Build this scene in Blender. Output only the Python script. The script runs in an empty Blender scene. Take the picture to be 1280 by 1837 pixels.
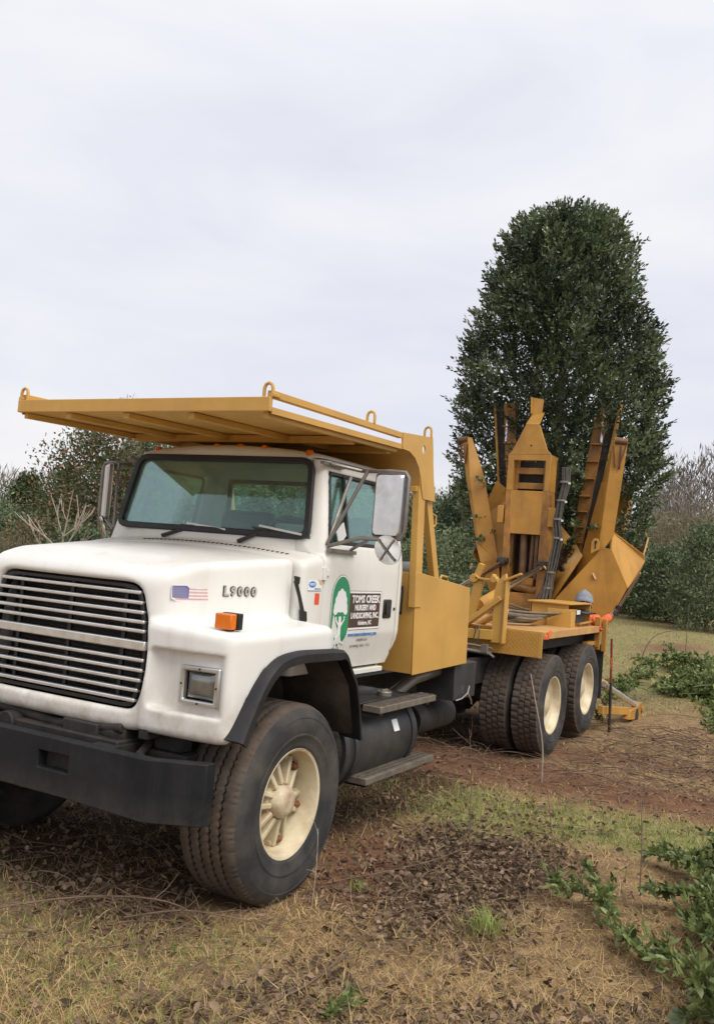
import bpy, bmesh, math, random
import numpy as np
from mathutils import Vector, Matrix
R_ = random.Random(7)
rng = np.random.default_rng(11)
scene = bpy.context.scene
COL = scene.collection
rad = math.radians

# ------------------------------------------------------------------ camera
cam_d = bpy.data.cameras.new('camera')
cam = bpy.data.objects.new('camera', cam_d)
COL.objects.link(cam)
F_PX, W_PX, H_PX = 1650.5, 1280, 1837
cam_d.sensor_fit = 'VERTICAL'
cam_d.sensor_height = 36.0
cam_d.lens = F_PX / H_PX * 36.0
cam_d.clip_end = 3000
cam_d.clip_start = 0.05
RC = Matrix(((-0.47759773, 0.87474269, 0.08200995),
             (-0.08142635, 0.04887181, -0.99548043),
             (-0.87479721, -0.48211697, 0.04788604)))   # world -> camera (x right, y down, z ahead)
ax_r, ax_d, ax_f = (Vector(RC[i]) for i in range(3))
M = Matrix((ax_r, -ax_d, -ax_f)).transposed().to_4x4()
M.translation = Vector((4.40313, 3.85173, 1.92070))
cam.matrix_world = M
scene.camera = cam

# ------------------------------------------------------------------ sky, sun, exposure
SUN_DIR = Vector((0.35, 0.80, 1.15)).normalized()
world = bpy.data.worlds.new('World')
scene.world = world
world.use_nodes = True
nt = world.node_tree
for n in list(nt.nodes):
    nt.nodes.remove(n)
N = nt.nodes.new
out = N('ShaderNodeOutputWorld')
sky = N('ShaderNodeTexSky'); sky.sky_type = 'NISHITA'; sky.sun_disc = False
sky.sun_elevation = math.asin(SUN_DIR.z)
sky.sun_rotation = math.atan2(SUN_DIR.x, SUN_DIR.y)
bg1 = N('ShaderNodeBackground'); bg1.inputs[1].default_value = 0.09
nt.links.new(sky.outputs[0], bg1.inputs[0])
tc = N('ShaderNodeTexCoord')
mp = N('ShaderNodeMapping'); mp.inputs['Scale'].default_value = (1.0, 1.0, 3.2)
mp.inputs['Rotation'].default_value = (rad(4.0), 0, 0)
nt.links.new(tc.outputs['Generated'], mp.inputs[0])
nz = N('ShaderNodeTexNoise'); nz.inputs['Scale'].default_value = 2.3; nz.inputs['Detail'].default_value = 5.0
nz.inputs['Roughness'].default_value = 0.5; nz.inputs['Distortion'].default_value = 0.4
nt.links.new(mp.outputs[0], nz.inputs['Vector'])
cr = N('ShaderNodeValToRGB')
e = cr.color_ramp.elements
e[0].position = 0.30; e[0].color = (0.555, 0.57, 0.64, 1)
e[1].position = 0.72; e[1].color = (0.70, 0.70, 0.722, 1)
x_ = cr.color_ramp.elements.new(0.52); x_.color = (0.628, 0.640, 0.695, 1)
nt.links.new(nz.outputs['Fac'], cr.inputs[0])
# the cloud deck is brighter and warmer towards the horizon, and whitest overhead
sx = N('ShaderNodeSeparateXYZ'); nt.links.new(tc.outputs['Generated'], sx.inputs[0])
gr = N('ShaderNodeValToRGB')
g = gr.color_ramp.elements
g[0].position = 0.0; g[0].color = (1.16, 1.11, 1.02, 1)
g[1].position = 0.62; g[1].color = (1.13, 1.13, 1.10, 1)
for p, c in ((0.07, (1.13, 1.09, 1.03, 1)), (0.15, (0.96, 0.97, 1.0, 1)), (0.30, (1.02, 1.02, 1.03, 1))):
    k = gr.color_ramp.elements.new(p); k.color = c
nt.links.new(sx.outputs['Z'], gr.inputs[0])
mu = N('ShaderNodeMix'); mu.data_type = 'RGBA'; mu.blend_type = 'MULTIPLY'; mu.inputs['Factor'].default_value = 1.0
nt.links.new(cr.outputs[0], mu.inputs['A']); nt.links.new(gr.outputs[0], mu.inputs['B'])
bg2 = N('ShaderNodeBackground'); bg2.inputs[1].default_value = 0.94
nt.links.new(mu.outputs['Result'], bg2.inputs[0])
ms = N('ShaderNodeMixShader'); ms.inputs[0].default_value = 0.95
nt.links.new(bg1.outputs[0], ms.inputs[1]); nt.links.new(bg2.outputs[0], ms.inputs[2])
nt.links.new(ms.outputs[0], out.inputs[0])

sun_d = bpy.data.lights.new('sun', 'SUN')
sun_d.energy = 2.1; sun_d.angle = rad(40); sun_d.color = (1.0, 0.95, 0.87)
sun = bpy.data.objects.new('sun', sun_d); COL.objects.link(sun)
sun.rotation_euler = SUN_DIR.to_track_quat('Z', 'Y').to_euler()
sun.location = (0, 0, 30)

scene.view_settings.view_transform = 'Standard'
scene.view_settings.look = 'None'
scene.view_settings.exposure = 0.46
scene.view_settings.gamma = 1.0
scene.view_settings.use_curve_mapping = False
scene.cycles.max_bounces = 8
scene.cycles.transparent_max_bounces = 16

# ------------------------------------------------------------------ materials
def vec(c, k=1.0):
    return (c[0] * k, c[1] * k, c[2] * k, 1)

def mat(name, col, rough=0.5, metal=0.0, vary=0.12, scale=6.0, dirt=None, dirt_amt=0.0, dirt_scale=3.0,
        low_dirt=None, chips=None, chip_cov=0.0, chip_scale=18.0, bump=0.0, bump_scale=60.0, spec=0.5, coat=0.0, streak=None):
    """painted / plain surface: colour noise, soft grime, chips through the paint, fine relief"""
    m = bpy.data.materials.new(name); m.use_nodes = True
    t = m.node_tree; nn = t.nodes; L = t.links
    b = nn['Principled BSDF']
    b.inputs['Metallic'].default_value = metal
    b.inputs['Specular IOR Level'].default_value = spec
    if coat: b.inputs['Coat Weight'].default_value = coat; b.inputs['Coat Roughness'].default_value = 0.12
    tc = nn.new('ShaderNodeTexCoord')
    def noise(sc, det=4.0, rgh=0.55, off=0.0):
        z = nn.new('ShaderNodeTexNoise'); z.inputs['Scale'].default_value = sc
        z.inputs['Detail'].default_value = det; z.inputs['Roughness'].default_value = rgh
        q = nn.new('ShaderNodeMapping'); q.inputs['Location'].default_value = (off, off * 1.7, off * .3)
        L.new(tc.outputs['Object'], q.inputs[0]); L.new(q.outputs[0], z.inputs['Vector'])
        return z.outputs['Fac']
    def ramp(src, a, c, ca=(0, 0, 0, 1), cc=(1, 1, 1, 1)):
        r = nn.new('ShaderNodeValToRGB'); L.new(src, r.inputs[0])
        r.color_ramp.elements[0].position = a; r.color_ramp.elements[1].position = c
        r.color_ramp.elements[0].color = ca; r.color_ramp.elements[1].color = cc
        return r.outputs[0]
    def mix(f, a, c):
        x = nn.new('ShaderNodeMix'); x.data_type = 'RGBA'
        if isinstance(f, float): x.inputs['Factor'].default_value = f
        else: L.new(f, x.inputs['Factor'])
        if isinstance(a, tuple): x.inputs['A'].default_value = a
        else: L.new(a, x.inputs['A'])
        if isinstance(c, tuple): x.inputs['B'].default_value = c
        else: L.new(c, x.inputs['B'])
        return x.outputs['Result']
    base = ramp(noise(scale), 0.3, 0.7, vec(col, 1 - vary), vec(col, 1 + vary * .6))
    if streak is not None:                        # rain-run grime in vertical streaks
        z = nn.new('ShaderNodeTexNoise'); z.inputs['Scale'].default_value = 1.0; z.inputs['Detail'].default_value = 6; z.inputs['Roughness'].default_value = .65
        q = nn.new('ShaderNodeMapping'); q.inputs['Scale'].default_value = (6.5, 6.5, .55)
        L.new(tc.outputs['Object'], q.inputs[0]); L.new(q.outputs[0], z.inputs['Vector'])
        f = ramp(z.outputs['Fac'], .54, .82, (0, 0, 0, 1), (streak[1],) * 3 + (1,))
        base = mix(f, base, vec(streak[0]))
    if dirt is not None:
        f = ramp(noise(dirt_scale, 6, 0.62, 3.1), 0.42, 0.78, (0, 0, 0, 1), (dirt_amt, dirt_amt, dirt_amt, 1))
        base = mix(f, base, vec(dirt))
    if low_dirt is not None:                      # (colour, z where splashes start, z where full, amount)
        c_, z0, z1, am = low_dirt
        sp = nn.new('ShaderNodeSeparateXYZ'); L.new(tc.outputs['Object'], sp.inputs[0])
        mr = nn.new('ShaderNodeMapRange'); mr.inputs['From Min'].default_value = z0; mr.inputs['From Max'].default_value = z1
        L.new(sp.outputs['Z'], mr.inputs['Value'])
        mm = nn.new('ShaderNodeMath'); mm.operation = 'MULTIPLY'
        nzv = ramp(noise(9.0, 7, 0.7, 8.2), 0.3, 0.7)
        L.new(mr.outputs[0], mm.inputs[0]); L.new(nzv, mm.inputs[1])
        m2 = nn.new('ShaderNodeMath'); m2.operation = 'MULTIPLY'; m2.inputs[1].default_value = am
        L.new(mm.outputs[0], m2.inputs[0])
        base = mix(m2.outputs[0], base, vec(c_))
    if chips is not None and chip_cov > 0:
        f = ramp(noise(chip_scale, 9, 0.78, 5.5), 1 - chip_cov, 1 - chip_cov + 0.02)
        f2 = ramp(noise(2.2, 2, 0.5, 1.5), 0.47, 0.6)
        mm = nn.new('ShaderNodeMath'); mm.operation = 'MULTIPLY'; L.new(f, mm.inputs[0]); L.new(f2, mm.inputs[1])
        base = mix(mm.outputs[0], base, vec(chips))
    L.new(base, b.inputs['Base Color'])
    rr = ramp(noise(scale * 2.3, 5, .6, 2.2), 0.25, 0.75, (max(rough - .1, .03),) * 3 + (1,), (min(rough + .14, 1),) * 3 + (1,))
    L.new(rr, b.inputs['Roughness'])
    if bump > 0:
        bp = nn.new('ShaderNodeBump'); bp.inputs['Strength'].default_value = bump; bp.inputs['Distance'].default_value = 0.01
        L.new(noise(bump_scale, 5, .6), bp.inputs['Height']); L.new(bp.outputs[0], b.inputs['Normal'])
    return m

def leaf_mat(name, dark, light, rough=0.38, trans=0.25, spec=0.5):
    m = bpy.data.materials.new(name); m.use_nodes = True
    t = m.node_tree; nn = t.nodes; L = t.links; b = nn['Principled BSDF']
    at = nn.new('ShaderNodeAttribute'); at.attribute_name = 'tint'
    r = nn.new('ShaderNodeValToRGB'); L.new(at.outputs['Fac'], r.inputs[0])
    r.color_ramp.elements[0].color = vec(dark); r.color_ramp.elements[1].color = vec(light)
    L.new(r.outputs[0], b.inputs['Base Color'])
    b.inputs['Roughness'].default_value = rough
    b.inputs['Specular IOR Level'].default_value = spec
    if trans:
        tr = nn.new('ShaderNodeBsdfTranslucent'); L.new(r.outputs[0], tr.inputs[0])
        mx = nn.new('ShaderNodeMixShader'); mx.inputs[0].default_value = trans
        L.new(b.outputs[0], mx.inputs[1]); L.new(tr.outputs[0], mx.inputs[2])
        L.new(mx.outputs[0], nn['Material Output'].inputs[0])
    return m

def glass_mat(name, tint, refl=1.0, dust=0.0):
    m = bpy.data.materials.new(name); m.use_nodes = True
    t = m.node_tree; nn = t.nodes; L = t.links
    nn.remove(nn['Principled BSDF'])
    tr = nn.new('ShaderNodeBsdfTransparent'); tr.inputs[0].default_value = vec(tint)
    gl = nn.new('ShaderNodeBsdfGlossy'); gl.inputs['Roughness'].default_value = 0.02
    gl.inputs['Color'].default_value = (0.9, 0.95, 0.97, 1)
    lw = nn.new('ShaderNodeFresnel'); lw.inputs['IOR'].default_value = 1.5
    mm = nn.new('ShaderNodeMath'); mm.operation = 'MULTIPLY'; mm.inputs[1].default_value = refl
    L.new(lw.outputs[0], mm.inputs[0])
    mx = nn.new('ShaderNodeMixShader'); L.new(mm.outputs[0], mx.inputs[0])
    L.new(tr.outputs[0], mx.inputs[1]); L.new(gl.outputs[0], mx.inputs[2])
    if dust:                                       # thin film of dust that scatters daylight
        df = nn.new('ShaderNodeBsdfDiffuse'); df.inputs[0].default_value = (.50, .62, .60, 1)
        m2 = nn.new('ShaderNodeMixShader'); m2.inputs[0].default_value = dust
        L.new(mx.outputs[0], m2.inputs[1]); L.new(df.outputs[0], m2.inputs[2]); mx = m2
    L.new(mx.outputs[0], nn['Material Output'].inputs[0])
    return m

RUST = (0.11, 0.045, 0.02); MUD = (0.12, 0.075, 0.045); CLAY = (0.20, 0.075, 0.035)
MT = {}
MT['white'] = mat('white_paint', (0.76, 0.755, 0.725), 0.36, vary=.03, scale=2, dirt=(0.55, 0.47, 0.34), dirt_amt=.22, dirt_scale=1.8,
                  low_dirt=((0.34, 0.25, 0.16), 1.22, .93, .75), chips=(0.16, 0.10, 0.07), chip_cov=.325, chip_scale=26, spec=.35, streak=((.40, .33, .23), .38))
MT['cabwhite'] = mat('cab_white_paint', (0.73, 0.72, 0.675), 0.38, vary=.03, scale=2, dirt=(0.5, 0.43, 0.31), dirt_amt=.22, dirt_scale=2.4,
                     chips=(0.20, 0.12, 0.07), chip_cov=.28, chip_scale=30, spec=.35, streak=((.42, .36, .26), .30))
MT['yellow'] = mat('yellow_paint', (0.575, 0.328, 0.076), 0.46, vary=.07, scale=2.5, dirt=(0.30, 0.15, 0.04), dirt_amt=.35, dirt_scale=2.2,
                   chips=(0.13, 0.045, 0.03), chip_cov=.345, chip_scale=24, streak=((.26, .13, .04), .22))
MT['spade'] = mat('worn_orange_yellow_paint', (0.52, 0.265, 0.048), 0.5, vary=.10, scale=3, dirt=(0.13, 0.06, 0.022), dirt_amt=.55, dirt_scale=2.1,
                  chips=(0.06, 0.03, 0.02), chip_cov=.33, chip_scale=26, streak=((.10, .045, .018), .40))
MT['grimy'] = mat('greasy_yellow_steel', (0.40, 0.19, 0.040), 0.5, vary=.2, scale=5, dirt=(0.035, 0.02, 0.012), dirt_amt=.9, dirt_scale=4.5, chips=(.03, .02, .015), chip_cov=.36, chip_scale=20, streak=((.03, .018, .012), .7))
MT['deck'] = mat('deck_plate', (0.55, 0.31, 0.11), 0.6, vary=.12, scale=4, dirt=(0.32, 0.13, 0.06), dirt_amt=.6, dirt_scale=3)
MT['blade'] = mat('scraped_blade_edge', (0.16, 0.09, 0.05), 0.5, .3, vary=.3, scale=9, dirt=RUST, dirt_amt=.8, dirt_scale=6)
MT['black'] = mat('black_steel', (0.022, 0.022, 0.025), 0.48, vary=.2, scale=5, dirt=(0.085, 0.08, 0.075), dirt_amt=.55, dirt_scale=2.6, bump=.1)
MT['bumper'] = mat('weathered_black_bumper', (0.013, 0.014, 0.017), 0.55, spec=.18, vary=.25, scale=4, dirt=(0.075, 0.072, 0.066), dirt_amt=.22, dirt_scale=2.4,
                   low_dirt=((0.12, 0.11, 0.085), .70, .56, .3), chips=(.22, .2, .17), chip_cov=.27, chip_scale=40, bump=.06, streak=((.085, .08, .07), .22))
MT['rubber'] = mat('weathered_rubber', (0.033, 0.033, 0.034), 0.72, vary=.3, scale=7, dirt=(0.125, 0.105, 0.085), dirt_amt=.75, dirt_scale=3.2, bump=.15, bump_scale=90, spec=.3)
MT['flare'] = mat('black_rubber_flare', (0.018, 0.018, 0.020), 0.55, vary=.15, scale=5, dirt=(0.075, 0.072, 0.068), dirt_amt=.35, dirt_scale=3, spec=.25)
MT['dark'] = mat('grimy_chassis', (0.018, 0.016, 0.015), 0.7, vary=.4, scale=8, dirt=(0.06, 0.045, 0.035), dirt_amt=.7, dirt_scale=5, bump=.3, bump_scale=30)
MT['liner'] = mat('mud_splashed_liner', (0.040, 0.032, 0.027), 0.85, vary=.4, scale=8, dirt=(0.10, 0.07, 0.05), dirt_amt=.7, dirt_scale=5, bump=.4, bump_scale=40)
MT['tread'] = mat('muddy_tread', (0.100, 0.080, 0.066), 0.85, vary=.3, scale=10, dirt=(0.13, 0.08, 0.052), dirt_amt=.6, dirt_scale=5, bump=.35, bump_scale=70, spec=.2)
MT['rim'] = mat('cream_rim', (0.66, 0.58, 0.40), 0.42, vary=.08, scale=6, dirt=(0.34, 0.21, 0.10), dirt_amt=.8, dirt_scale=6, chips=RUST, chip_cov=.33, chip_scale=12)
MT['hub'] = mat('rust_stained_hub', (0.64, 0.56, 0.39), 0.45, vary=.1, scale=8, dirt=(0.24, 0.085, 0.03), dirt_amt=.95, dirt_scale=7, chips=RUST, chip_cov=.36, chip_scale=18)
MT['rust'] = mat('rusty_nut', (0.22, 0.085, 0.035), 0.8, vary=.4, scale=40, bump=.4)
MT['chrome'] = mat('chrome', (0.72, 0.73, 0.74), 0.14, 1.0, vary=.05, scale=8, dirt=(.35, .32, .28), dirt_amt=.35, dirt_scale=12)
MT['bar'] = mat('satin_grille_bar', (0.80, 0.80, 0.80), 0.30, .8, vary=.08, scale=7, dirt=(.4, .36, .3), dirt_amt=.35, dirt_scale=9)
MT['alu'] = mat('dull_aluminium', (0.60, 0.60, 0.60), 0.34, .9, vary=.1, scale=7, dirt=(.35, .3, .25), dirt_amt=.4, dirt_scale=8)
MT['greymetal'] = mat('grey_tube_metal', (0.24, 0.225, 0.21), 0.45, .6, vary=.15, scale=12, dirt=(.2, .15, .11), dirt_amt=.4, dirt_scale=10)
MT['plate'] = mat('worn_tread_plate', (0.16, 0.14, 0.115), 0.55, .3, vary=.3, scale=14, dirt=(.28, .22, .16), dirt_amt=.7, dirt_scale=9, bump=.2)
MT['tank'] = mat('black_tank', (0.022, 0.023, 0.026), 0.42, vary=.3, scale=4, dirt=(.11, .10, .09), dirt_amt=.5, dirt_scale=3, low_dirt=((.10, .085, .07), .6, .35, .6))
MT['tankend'] = mat('muddy_tank_end', (0.05, 0.045, 0.042), 0.8, vary=.4, scale=16, dirt=(.13, .11, .09), dirt_amt=.9, dirt_scale=22, bump=.5, bump_scale=50)
MT['amber'] = mat('amber_lens', (0.72, 0.17, 0.012), 0.2, vary=.06, scale=12, spec=.6)
MT['redlens'] = mat('red_lens', (0.5, 0.02, 0.015), 0.2, vary=.05)
MT['plastic'] = mat('black_plastic', (0.014, 0.014, 0.015), 0.35, vary=.15)
MT['gasket'] = mat('black_window_rubber', (0.012, 0.011, 0.011), 0.5, vary=.15)
MT['cabinside'] = mat('cab_lining', (0.55, 0.54, 0.48), 0.7, vary=.08, dirt=(.2, .18, .14), dirt_amt=.4)
MT['seat'] = mat('black_vinyl', (0.018, 0.018, 0.019), 0.5, vary=.15)
MT['dash'] = mat('grey_dash', (0.05, 0.05, 0.052), 0.6, vary=.15)
MT['hose'] = mat('hydraulic_hose', (0.075, 0.068, 0.060), 0.6, vary=.35, scale=20, dirt=(.15, .13, .11), dirt_amt=.5, dirt_scale=12)
MT['hosetan'] = mat('tan_hose', (0.20, 0.145, 0.085), 0.6, vary=.3, scale=15)
MT['glass'] = glass_mat('window_glass', (0.80, 0.95, 0.90), 0.5, .03)
MT['wind'] = glass_mat('windscreen_glass', (0.82, 0.955, 0.92), .62, .05)
MT['lens'] = mat('headlamp_lens', (0.24, 0.245, 0.235), 0.10, .6, vary=.25, scale=25)
MT['mirror'] = mat('mirror_glass', (0.72, 0.76, 0.80), 0.03, 1.0, vary=.02)
MT['stainless'] = mat('stainless_back', (0.70, 0.70, 0.71), 0.2, 1.0, vary=.05, scale=5, dirt=(.4, .37, .33), dirt_amt=.3, dirt_scale=7)
MT['decal_white'] = mat('white_decal', (0.82, 0.82, 0.81), 0.4, vary=.02)
MT['decal_green'] = mat('green_decal', (0.022, 0.26, 0.115), 0.4, vary=.05)
MT['decal_brown'] = mat('brown_decal', (0.075, 0.04, 0.032), 0.4, vary=.05)
MT['decal_black'] = mat('black_decal', (0.02, 0.02, 0.022), 0.4, vary=.05)
MT['decal_grey'] = mat('grey_print', (0.10, 0.10, 0.11), 0.4, vary=.05)
MT['decal_red'] = mat('red_decal', (0.75, 0.085, 0.03), 0.4, vary=.08)
MT['decal_blue'] = mat('blue_decal', (0.05, 0.22, 0.55), 0.4, vary=.05)
MT['flag_blue'] = mat('flag_blue', (0.04, 0.035, 0.22), 0.45, vary=.05)
MT['flag_pink'] = mat('faded_flag_red', (0.62, 0.36, 0.38), 0.45, vary=.12, scale=30)
MT['flag_white'] = mat('faded_flag_white', (0.78, 0.74, 0.74), 0.45, vary=.05)
MT['orange'] = mat('orange_fabric', (0.85, 0.16, 0.055), 0.8, vary=.1, scale=25, bump=.25, bump_scale=25)
MT['beanie'] = mat('grey_knit', (0.26, 0.28, 0.33), 0.9, vary=.25, scale=80, bump=.6, bump_scale=160)
MT['skin'] = mat('skin', (0.42, 0.22, 0.14), 0.5, vary=.08)
MT['jeans'] = mat('dark_work_trousers', (0.045, 0.055, 0.08), 0.85, vary=.2, scale=30)
MT['boot'] = mat('brown_boot', (0.08, 0.045, 0.025), 0.6, vary=.2)
MT['hair'] = mat('brown_hair', (0.05, 0.03, 0.02), 0.7, vary=.2)
MT['glove'] = mat('dark_work_glove', (0.07, 0.045, 0.045), 0.7, vary=.2)
MT['eye'] = mat('eye', (0.5, 0.5, 0.5), 0.2, vary=.02)
MT['ties'] = mat('white_cable_tie', (0.75, 0.75, 0.72), 0.4, vary=.05)
MT['red'] = mat('red_tool_paint', (0.24, 0.03, 0.02), 0.5, vary=.2, scale=10, dirt=(.08, .03, .02), dirt_amt=.7, dirt_scale=4)
MT['bark'] = mat('grey_brown_bark', (0.15, 0.12, 0.095), 0.9, vary=.35, scale=14, bump=.6, bump_scale=25)
MT['palebark'] = mat('pale_bare_bark', (0.42, 0.36, 0.29), 0.9, vary=.25, scale=14)
MT['twig'] = mat('brown_twig', (0.16, 0.105, 0.07), 0.85, vary=.4, scale=9)
MT['greytwig'] = mat('grey_bare_twig', (0.17, 0.145, 0.135), 0.9, vary=.25, scale=1.5)
MT['greenstem'] = mat('green_stem', (0.13, 0.17, 0.05), 0.6, vary=.2)
MT['cap'] = mat('cap_metal', (0.30, 0.27, 0.22), 0.45, .6, vary=.2, scale=20)
MT['blue_teal'] = mat('teal_plastic', (0.03, 0.25, 0.30), 0.4, vary=.05)
MT['woodchip'] = mat('pale_cut_wood', (0.62, 0.45, 0.25), 0.8, vary=.2)
MT['holly'] = leaf_mat('glossy_dark_holly_leaf', (0.026, 0.046, 0.024), (0.205, 0.27, 0.135), .30, .14, .6)
MT['cutleaf'] = leaf_mat('cut_evergreen_leaf', (0.034, 0.058, 0.018), (0.32, 0.38, 0.13), .40, .28, .4)
MT['evergreen'] = leaf_mat('far_evergreen_leaf', (0.045, 0.072, 0.040), (0.27, 0.32, 0.17), .6, .22, .25)
MT['cedar'] = leaf_mat('cedar_foliage', (0.030, 0.048, 0.018), (0.13, 0.155, 0.06), .7, .15, .2)
MT['russet'] = leaf_mat('russet_mixed_foliage', (0.070, 0.110, 0.050), (0.31, 0.165, 0.10), .7, .2, .2)
MT['scrub'] = leaf_mat('winter_scrub', (0.12, 0.105, 0.070), (0.33, 0.29, 0.19), .85, .2, .1)
MT['farwood'] = leaf_mat('bare_wood_twigs', (0.12, 0.105, 0.092), (0.26, 0.232, 0.20), .95, .1, .1)
MT['straw'] = leaf_mat('dry_grass', (0.27, 0.165, 0.07), (0.78, 0.58, 0.31), .8, .25, .15)
MT['grass'] = leaf_mat('green_grass', (0.095, 0.13, 0.028), (0.40, 0.47, 0.145), .7, .3, .2)
MT['litter'] = leaf_mat('fallen_brown_leaf', (0.060, 0.040, 0.028), (0.37, 0.25, 0.165), .75, .12, .25)

# ------------------------------------------------------------------ object helpers
def put(o, parent=None):
    COL.objects.link(o)
    if parent is not None:
        o.parent = parent
        o.matrix_parent_inverse = Matrix.Translation(-Vector(PBASE.get(parent.name, parent.location)))
    return o
PBASE = {}
def thing(name, label, cat, loc=(0, 0, 0), group=None):
    o = bpy.data.objects.new(name, None); COL.objects.link(o)
    o.location = loc; o.empty_display_size = .2
    o['label'] = label; o['category'] = cat
    if group: o['group'] = group
    return o
def tag(o, label=None, cat=None, group=None, kind=None):
    if label: o['label'] = label
    if cat: o['category'] = cat
    if group: o['group'] = group
    if kind: o['kind'] = kind
    return o
def finish(me, m, smooth=35):
    me.materials.append(m if not isinstance(m, str) else MT[m])
    if smooth:
        me.polygons.foreach_set('use_smooth', np.ones(len(me.polygons), dtype=bool))
        me.set_sharp_from_angle(angle=rad(smooth))
    me.update()
def add(name, me, m, parent=None, smooth=35, bevel=0.0, label=None):
    finish(me, m, smooth)
    o = bpy.data.objects.new(name, me)
    put(o, parent)
    if bevel:
        b = o.modifiers.new('bevel', 'BEVEL'); b.width = bevel; b.segments = 2; b.limit_method = 'ANGLE'; b.angle_limit = rad(30)
    if label: o['label'] = label
    return o
def np_mesh(name, V, F, attr=None):
    """V (n,3); F (m,k) all faces the same size; attr: one value per vertex -> 'tint'"""
    V = np.asarray(V, np.float32); F = np.asarray(F, np.int32)
    me = bpy.data.meshes.new(name)
    me.vertices.add(len(V)); me.vertices.foreach_set('co', V.ravel())
    k = F.shape[1]
    me.loops.add(F.size); me.loops.foreach_set('vertex_index', F.ravel())
    me.polygons.add(len(F)); me.polygons.foreach_set('loop_start', np.arange(0, F.size, k, dtype=np.int32))
    if attr is not None:
        a = me.attributes.new('tint', 'FLOAT', 'POINT'); a.data.foreach_set('value', np.asarray(attr, np.float32))
    me.update(calc_edges=True)
    return me

class MB:
    """collects simple solids into one mesh"""
    def __init__(s): s.v = []; s.f = []
    def hexa(s, p):                                    # p: 4 bottom (ccw from above) + 4 top
        b = len(s.v); s.v += [tuple(q) for q in p]
        s.f += [[b + i for i in q] for q in ((3, 2, 1, 0), (4, 5, 6, 7), (0, 1, 5, 4), (1, 2, 6, 5), (2, 3, 7, 6), (3, 0, 4, 7))]
        return s
    def box(s, a, c):
        x0, x1 = sorted((a[0], c[0])); y0, y1 = sorted((a[1], c[1])); z0, z1 = sorted((a[2], c[2]))
        return s.hexa([(x0, y0, z0), (x1, y0, z0), (x1, y1, z0), (x0, y1, z0), (x0, y0, z1), (x1, y0, z1), (x1, y1, z1), (x0, y1, z1)])
    def prism(s, poly, d):                             # planar polygon swept by vector d
        b = len(s.v); n = len(poly); d = Vector(d)
        s.v += [tuple(Vector(p)) for p in poly] + [tuple(Vector(p) + d) for p in poly]
        s.f.append([b + i for i in range(n)][::-1]); s.f.append([b + n + i for i in range(n)])
        for i in range(n): s.f.append([b + i, b + (i + 1) % n, b + n + (i + 1) % n, b + n + i])
        return s
    def bar(s, p, q, w, h, up=(0, 0, 1)):              # rectangular bar from p to q, w across, h along up
        p = Vector(p); q = Vector(q); d = (q - p).normalized(); u = Vector(up)
        sd = d.cross(u).normalized(); u = sd.cross(d).normalized()
        a = sd * w / 2; c = u * h / 2
        return s.hexa([p - a - c, p + a - c, q + a - c, q - a - c, p - a + c, p + a + c, q + a + c, q - a + c])
    def tube(s, pts, r, n=8, caps=True):
        pts = [Vector(p) for p in pts]; m = len(pts)
        rs = r if isinstance(r, (list, tuple)) else [r] * m
        b = len(s.v); up = None
        for i, p in enumerate(pts):
            d = (pts[min(i + 1, m - 1)] - pts[max(i - 1, 0)]).normalized()
            if up is None:
                up = Vector((0, 0, 1)) if abs(d.z) < .9 else Vector((1, 0, 0))
            sd = d.cross(up).normalized(); up = sd.cross(d).normalized()
            for k in range(n):
                a = 2 * math.pi * k / n
                s.v.append(tuple(p + (sd * math.cos(a) + up * math.sin(a)) * rs[i]))
        for i in range(m - 1):
            for k in range(n):
                s.f.append([b + i * n + k, b + i * n + (k + 1) % n, b + (i + 1) * n + (k + 1) % n, b + (i + 1) * n + k])
        if caps:
            s.f.append([b + k for k in range(n)][::-1]); s.f.append([b + (m - 1) * n + k for k in range(n)])
        return s
    def lathe(s, prof, c, axis='y', n=48, close=False):  # prof: (along, r)
        b = len(s.v); c = Vector(c); m = len(prof)
        for (t, r) in prof:
            for k in range(n):
                a = 2 * math.pi * k / n; u, w = math.cos(a) * r, math.sin(a) * r
                s.v.append(tuple(c + (Vector((u, t, w)) if axis == 'y' else Vector((t, u, w)) if axis == 'x' else Vector((u, w, t)))))
        for i in range(m if close else m - 1):
            j = (i + 1) % m
            for k in range(n):
                s.f.append([b + i * n + k, b + i * n + (k + 1) % n, b + j * n + (k + 1) % n, b + j * n + k])
        if not close:
            s.f.append([b + k for k in range(n)]); s.f.append([b + (m - 1) * n + k for k in range(n)][::-1])
        return s
    def mesh(s, name):
        me = bpy.data.meshes.new(name); me.from_pydata(s.v, [], s.f)
        bm = bmesh.new(); bm.from_mesh(me); bmesh.ops.recalc_face_normals(bm, faces=bm.faces); bm.to_mesh(me); bm.free()
        return me
    def build(s, name, m, parent=None, bevel=0.0, smooth=35, label=None):
        return add(name, s.mesh(name), m, parent, smooth, bevel, label)

def text_mesh(body, size, bold=0.0, depth=0.002, squeeze=1.0, shear=0.0, space=1.0):
    cu = bpy.data.curves.new('lettering', 'FONT'); cu.body = body; cu.size = size; cu.offset = bold
    cu.extrude = depth; cu.align_x = 'CENTER'; cu.align_y = 'CENTER'; cu.shear = shear; cu.space_character = space
    cu.resolution_u = 2
    o = bpy.data.objects.new('lettering', cu); COL.objects.link(o)
    dg = bpy.context.evaluated_depsgraph_get(); dg.update()
    me = bpy.data.meshes.new_from_object(o.evaluated_get(dg))
    bpy.data.objects.remove(o); bpy.data.curves.remove(cu)
    me.transform(Matrix.Diagonal((squeeze, 1, 1, 1)))
    return me

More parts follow.
